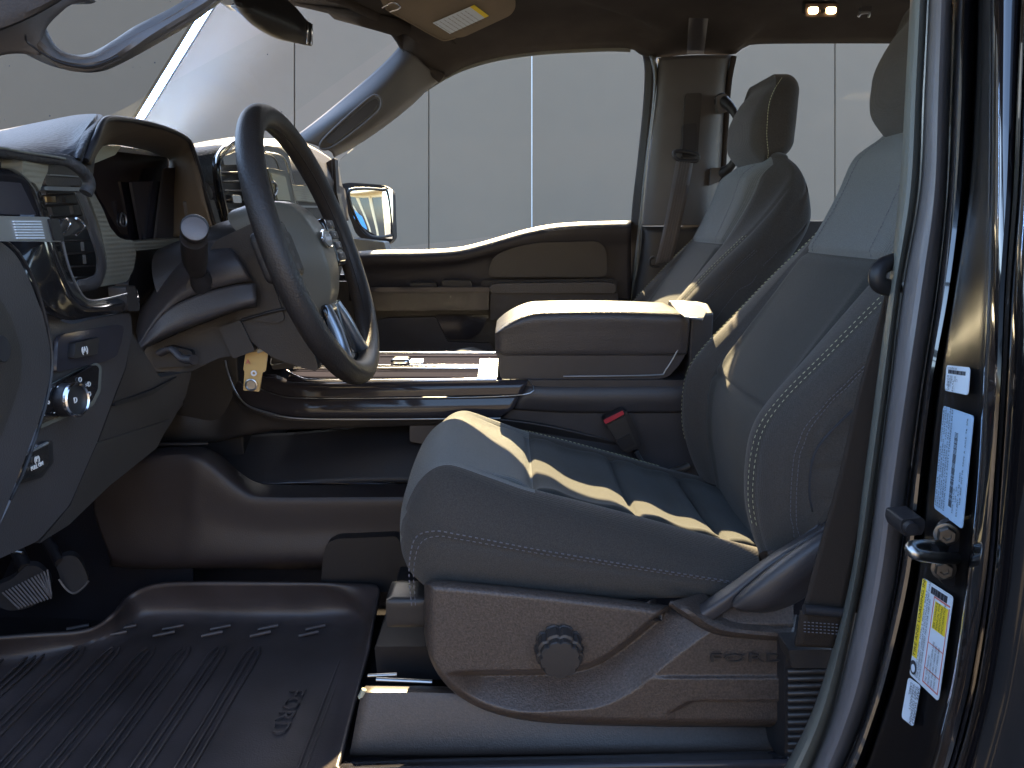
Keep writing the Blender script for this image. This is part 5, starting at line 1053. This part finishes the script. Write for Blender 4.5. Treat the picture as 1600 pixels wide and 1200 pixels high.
for (a, b, t_) in ((134, 606, "=D"), (134, 622, "=O"), (123, 598, "O"), (90, 612, "0"), (70, 634, "oo"), (68, 652, "-"), (84, 648, "-")):
    text("switch_mark", t_, D3(a, b, .0635), (0, 1, .0), (0, 0, 1), .0075, M['white'], da)
dx("parking_brake_bezel", [(26, 716), (72, 690), (82, 688), (84, 722), (66, 746), (30, 756)], .057, .006, M['black'], bev=.002, r=3)
dx("parking_brake_switch", [(33, 712), (74, 692), (77, 724), (63, 741), (34, 750)], .068, .010, M['piano'], bev=.003, r=3)
text("switch_legend", "PULL ON", D3(49, 736, .0695), D3(66, 727, .0695) - D3(49, 736, .0695), (0, 0, 1), .0055, M['white'], da, sx=.8)
text("switch_mark", "(P)", D3(54, 723, .0695), D3(66, 717, .0695) - D3(54, 723, .0695), (0, 0, 1), .007, M['white'], da)
tube("brake_switch_edge", [D3(37, 711, .071), D3(74, 692, .071)], .0015, M['silver'], da, n=3, seg=6)
# dash to the right of the cluster
loft("dash_crown", [[D3(296, 226, -.1), D3(320, 221, -.1), D3(345, 217, -.1), D3(370, 214, -.1), D3(400, 216, -.1), D3(440, 216, -.1), D3(475, 208, -.12)],
                    [D3(300, 240, -.03), D3(322, 236, -.02), D3(340, 232, -.01), D3(370, 224, -.01), D3(400, 226, -.01), D3(440, 228, -.01), D3(480, 222, -.05)],
                    [D3(308, 290, -.02), D3(325, 290, -.01), D3(338, 290, 0), D3(370, 270, -.02), D3(400, 270, -.02), D3(440, 270, -.02), D3(500, 262, -.05)]], M['padtop'], da, nu=40, nv=20, thick=.01)
dx("side_speaker", [(312, 282), (325, 286), (332, 298), (333, 310), (322, 314)], .0, .02, M['plastic2'], r=4)
dx("lower_side", [(314, 314), (335, 312), (352, 372), (330, 376), (318, 340)], -.005, .03, M['pillar'], r=3)
loft("screen_surround", [[D3(368, 214, .0), D3(350, 224, .015), D3(337, 240, .02), D3(333, 262, .02), D3(338, 300, .02), D3(346, 335, .02), D3(355, 375, .02)],
                         [D3(372, 218, .012), D3(354, 229, .026), D3(342, 244, .03), D3(339, 264, .03), D3(343, 300, .03), D3(351, 335, .03), D3(360, 375, .03)],
                         [D3(376, 226, .0), D3(360, 236, .012), D3(348, 248, .015), D3(345, 266, .015), D3(349, 300, .015), D3(357, 335, .015), D3(366, 375, .015)]], M['piano'], da, nu=50, nv=14, thick=.008)
tube("surround_line", [D3(377, 222, .03), D3(358, 235, .03), D3(347, 248, .03), D3(344, 262, .03), D3(349, 300, .03), D3(358, 340, .03), D3(367, 380, .03)], .0011, M['silver'], da, n=50, seg=6)
dx("vent_back", [(345, 262), (395, 258), (410, 375), (360, 378)], -.03, .01, M['black'], r=2)
dx("upper_cap", [(349, 245), (372, 236), (395, 238), (395, 256), (350, 258)], .0, .01, M['silver'], r=3)
for k in range(8):
    ya = 268 + 14.2 * k; xa = 346 + 2.4 * k
    slab("vent_slat", [D3(xa, ya, .01), D3(xa + 36, ya, .01), D3(xa + 36, ya + 2.2, .01), D3(xa, ya + 2.2, .01)], (-.035, 0, -.002), M['plastic2'], da, bev=.0006)
slab("vent_knob", [D3(a, b, .016) for a, b in rc([(363, 305), (376, 305), (378, 317), (365, 317)], 2)], (-.012, 0, 0), M['chrome'], da, bev=.0015)
# display and passenger side seen through the wheel
dx("display_frame", [(412, 226), (440, 232), (452, 244), (462, 300), (470, 340), (430, 350), (412, 300)], .01, .03, M['piano'], r=6)
dx("display_housing", [(418, 262), (450, 268), (455, 278), (464, 335), (436, 335)], .02, .01, M['sealp'], r=3)
dx("display_glass", [(424, 271), (446, 276), (459, 334), (440, 334)], .022, .002, M['paleglass'], r=2, bev=.001)
tube("volume_dial", [D3(426, 284, .03), D3(431, 288, .03), D3(432, 298, .03), D3(428, 306, .03)], .003, M['silver'], da, n=20, seg=8)
tube("display_edge", [D3(415, 238, .02), D3(438, 243, .02), D3(448, 256, .02), D3(456, 290, .02), D3(464, 330, .02)], .0016, M['silver'], da, n=40, seg=8)
loft("passenger_fascia", [[D3(448, 226, -.03), D3(480, 226, -.03), D3(515, 246, -.03), D3(530, 262, -.03)], [D3(450, 260, .0), D3(480, 262, .0), D3(512, 275, .0), D3(535, 290, .0)], [D3(456, 286, .0), D3(485, 288, .0), D3(515, 292, .0), D3(540, 300, .0)], [D3(462, 345, .0), D3(490, 345, .0), D3(515, 345, .0), D3(545, 345, .0)]], M['plastic2'], da, nu=20, nv=20, thick=.01)
dx("passenger_trim", [(456, 288), (500, 294), (512, 318), (463, 314)], .012, .004, M['brushed'], r=2)
dx("passenger_trim_line", [(463, 321), (515, 322), (516, 325), (464, 324)], .012, .004, M['silver'], r=0, bev=0)
dx("glovebox", [(463, 326), (520, 328), (540, 400), (520, 470), (470, 470)], .006, .02, M['plastic'], r=4)
dx("centre_stack_lower", [(352, 370), (470, 345), (490, 470), (480, 560), (440, 560), (350, 480)], .005, .03, M['black'], r=4)
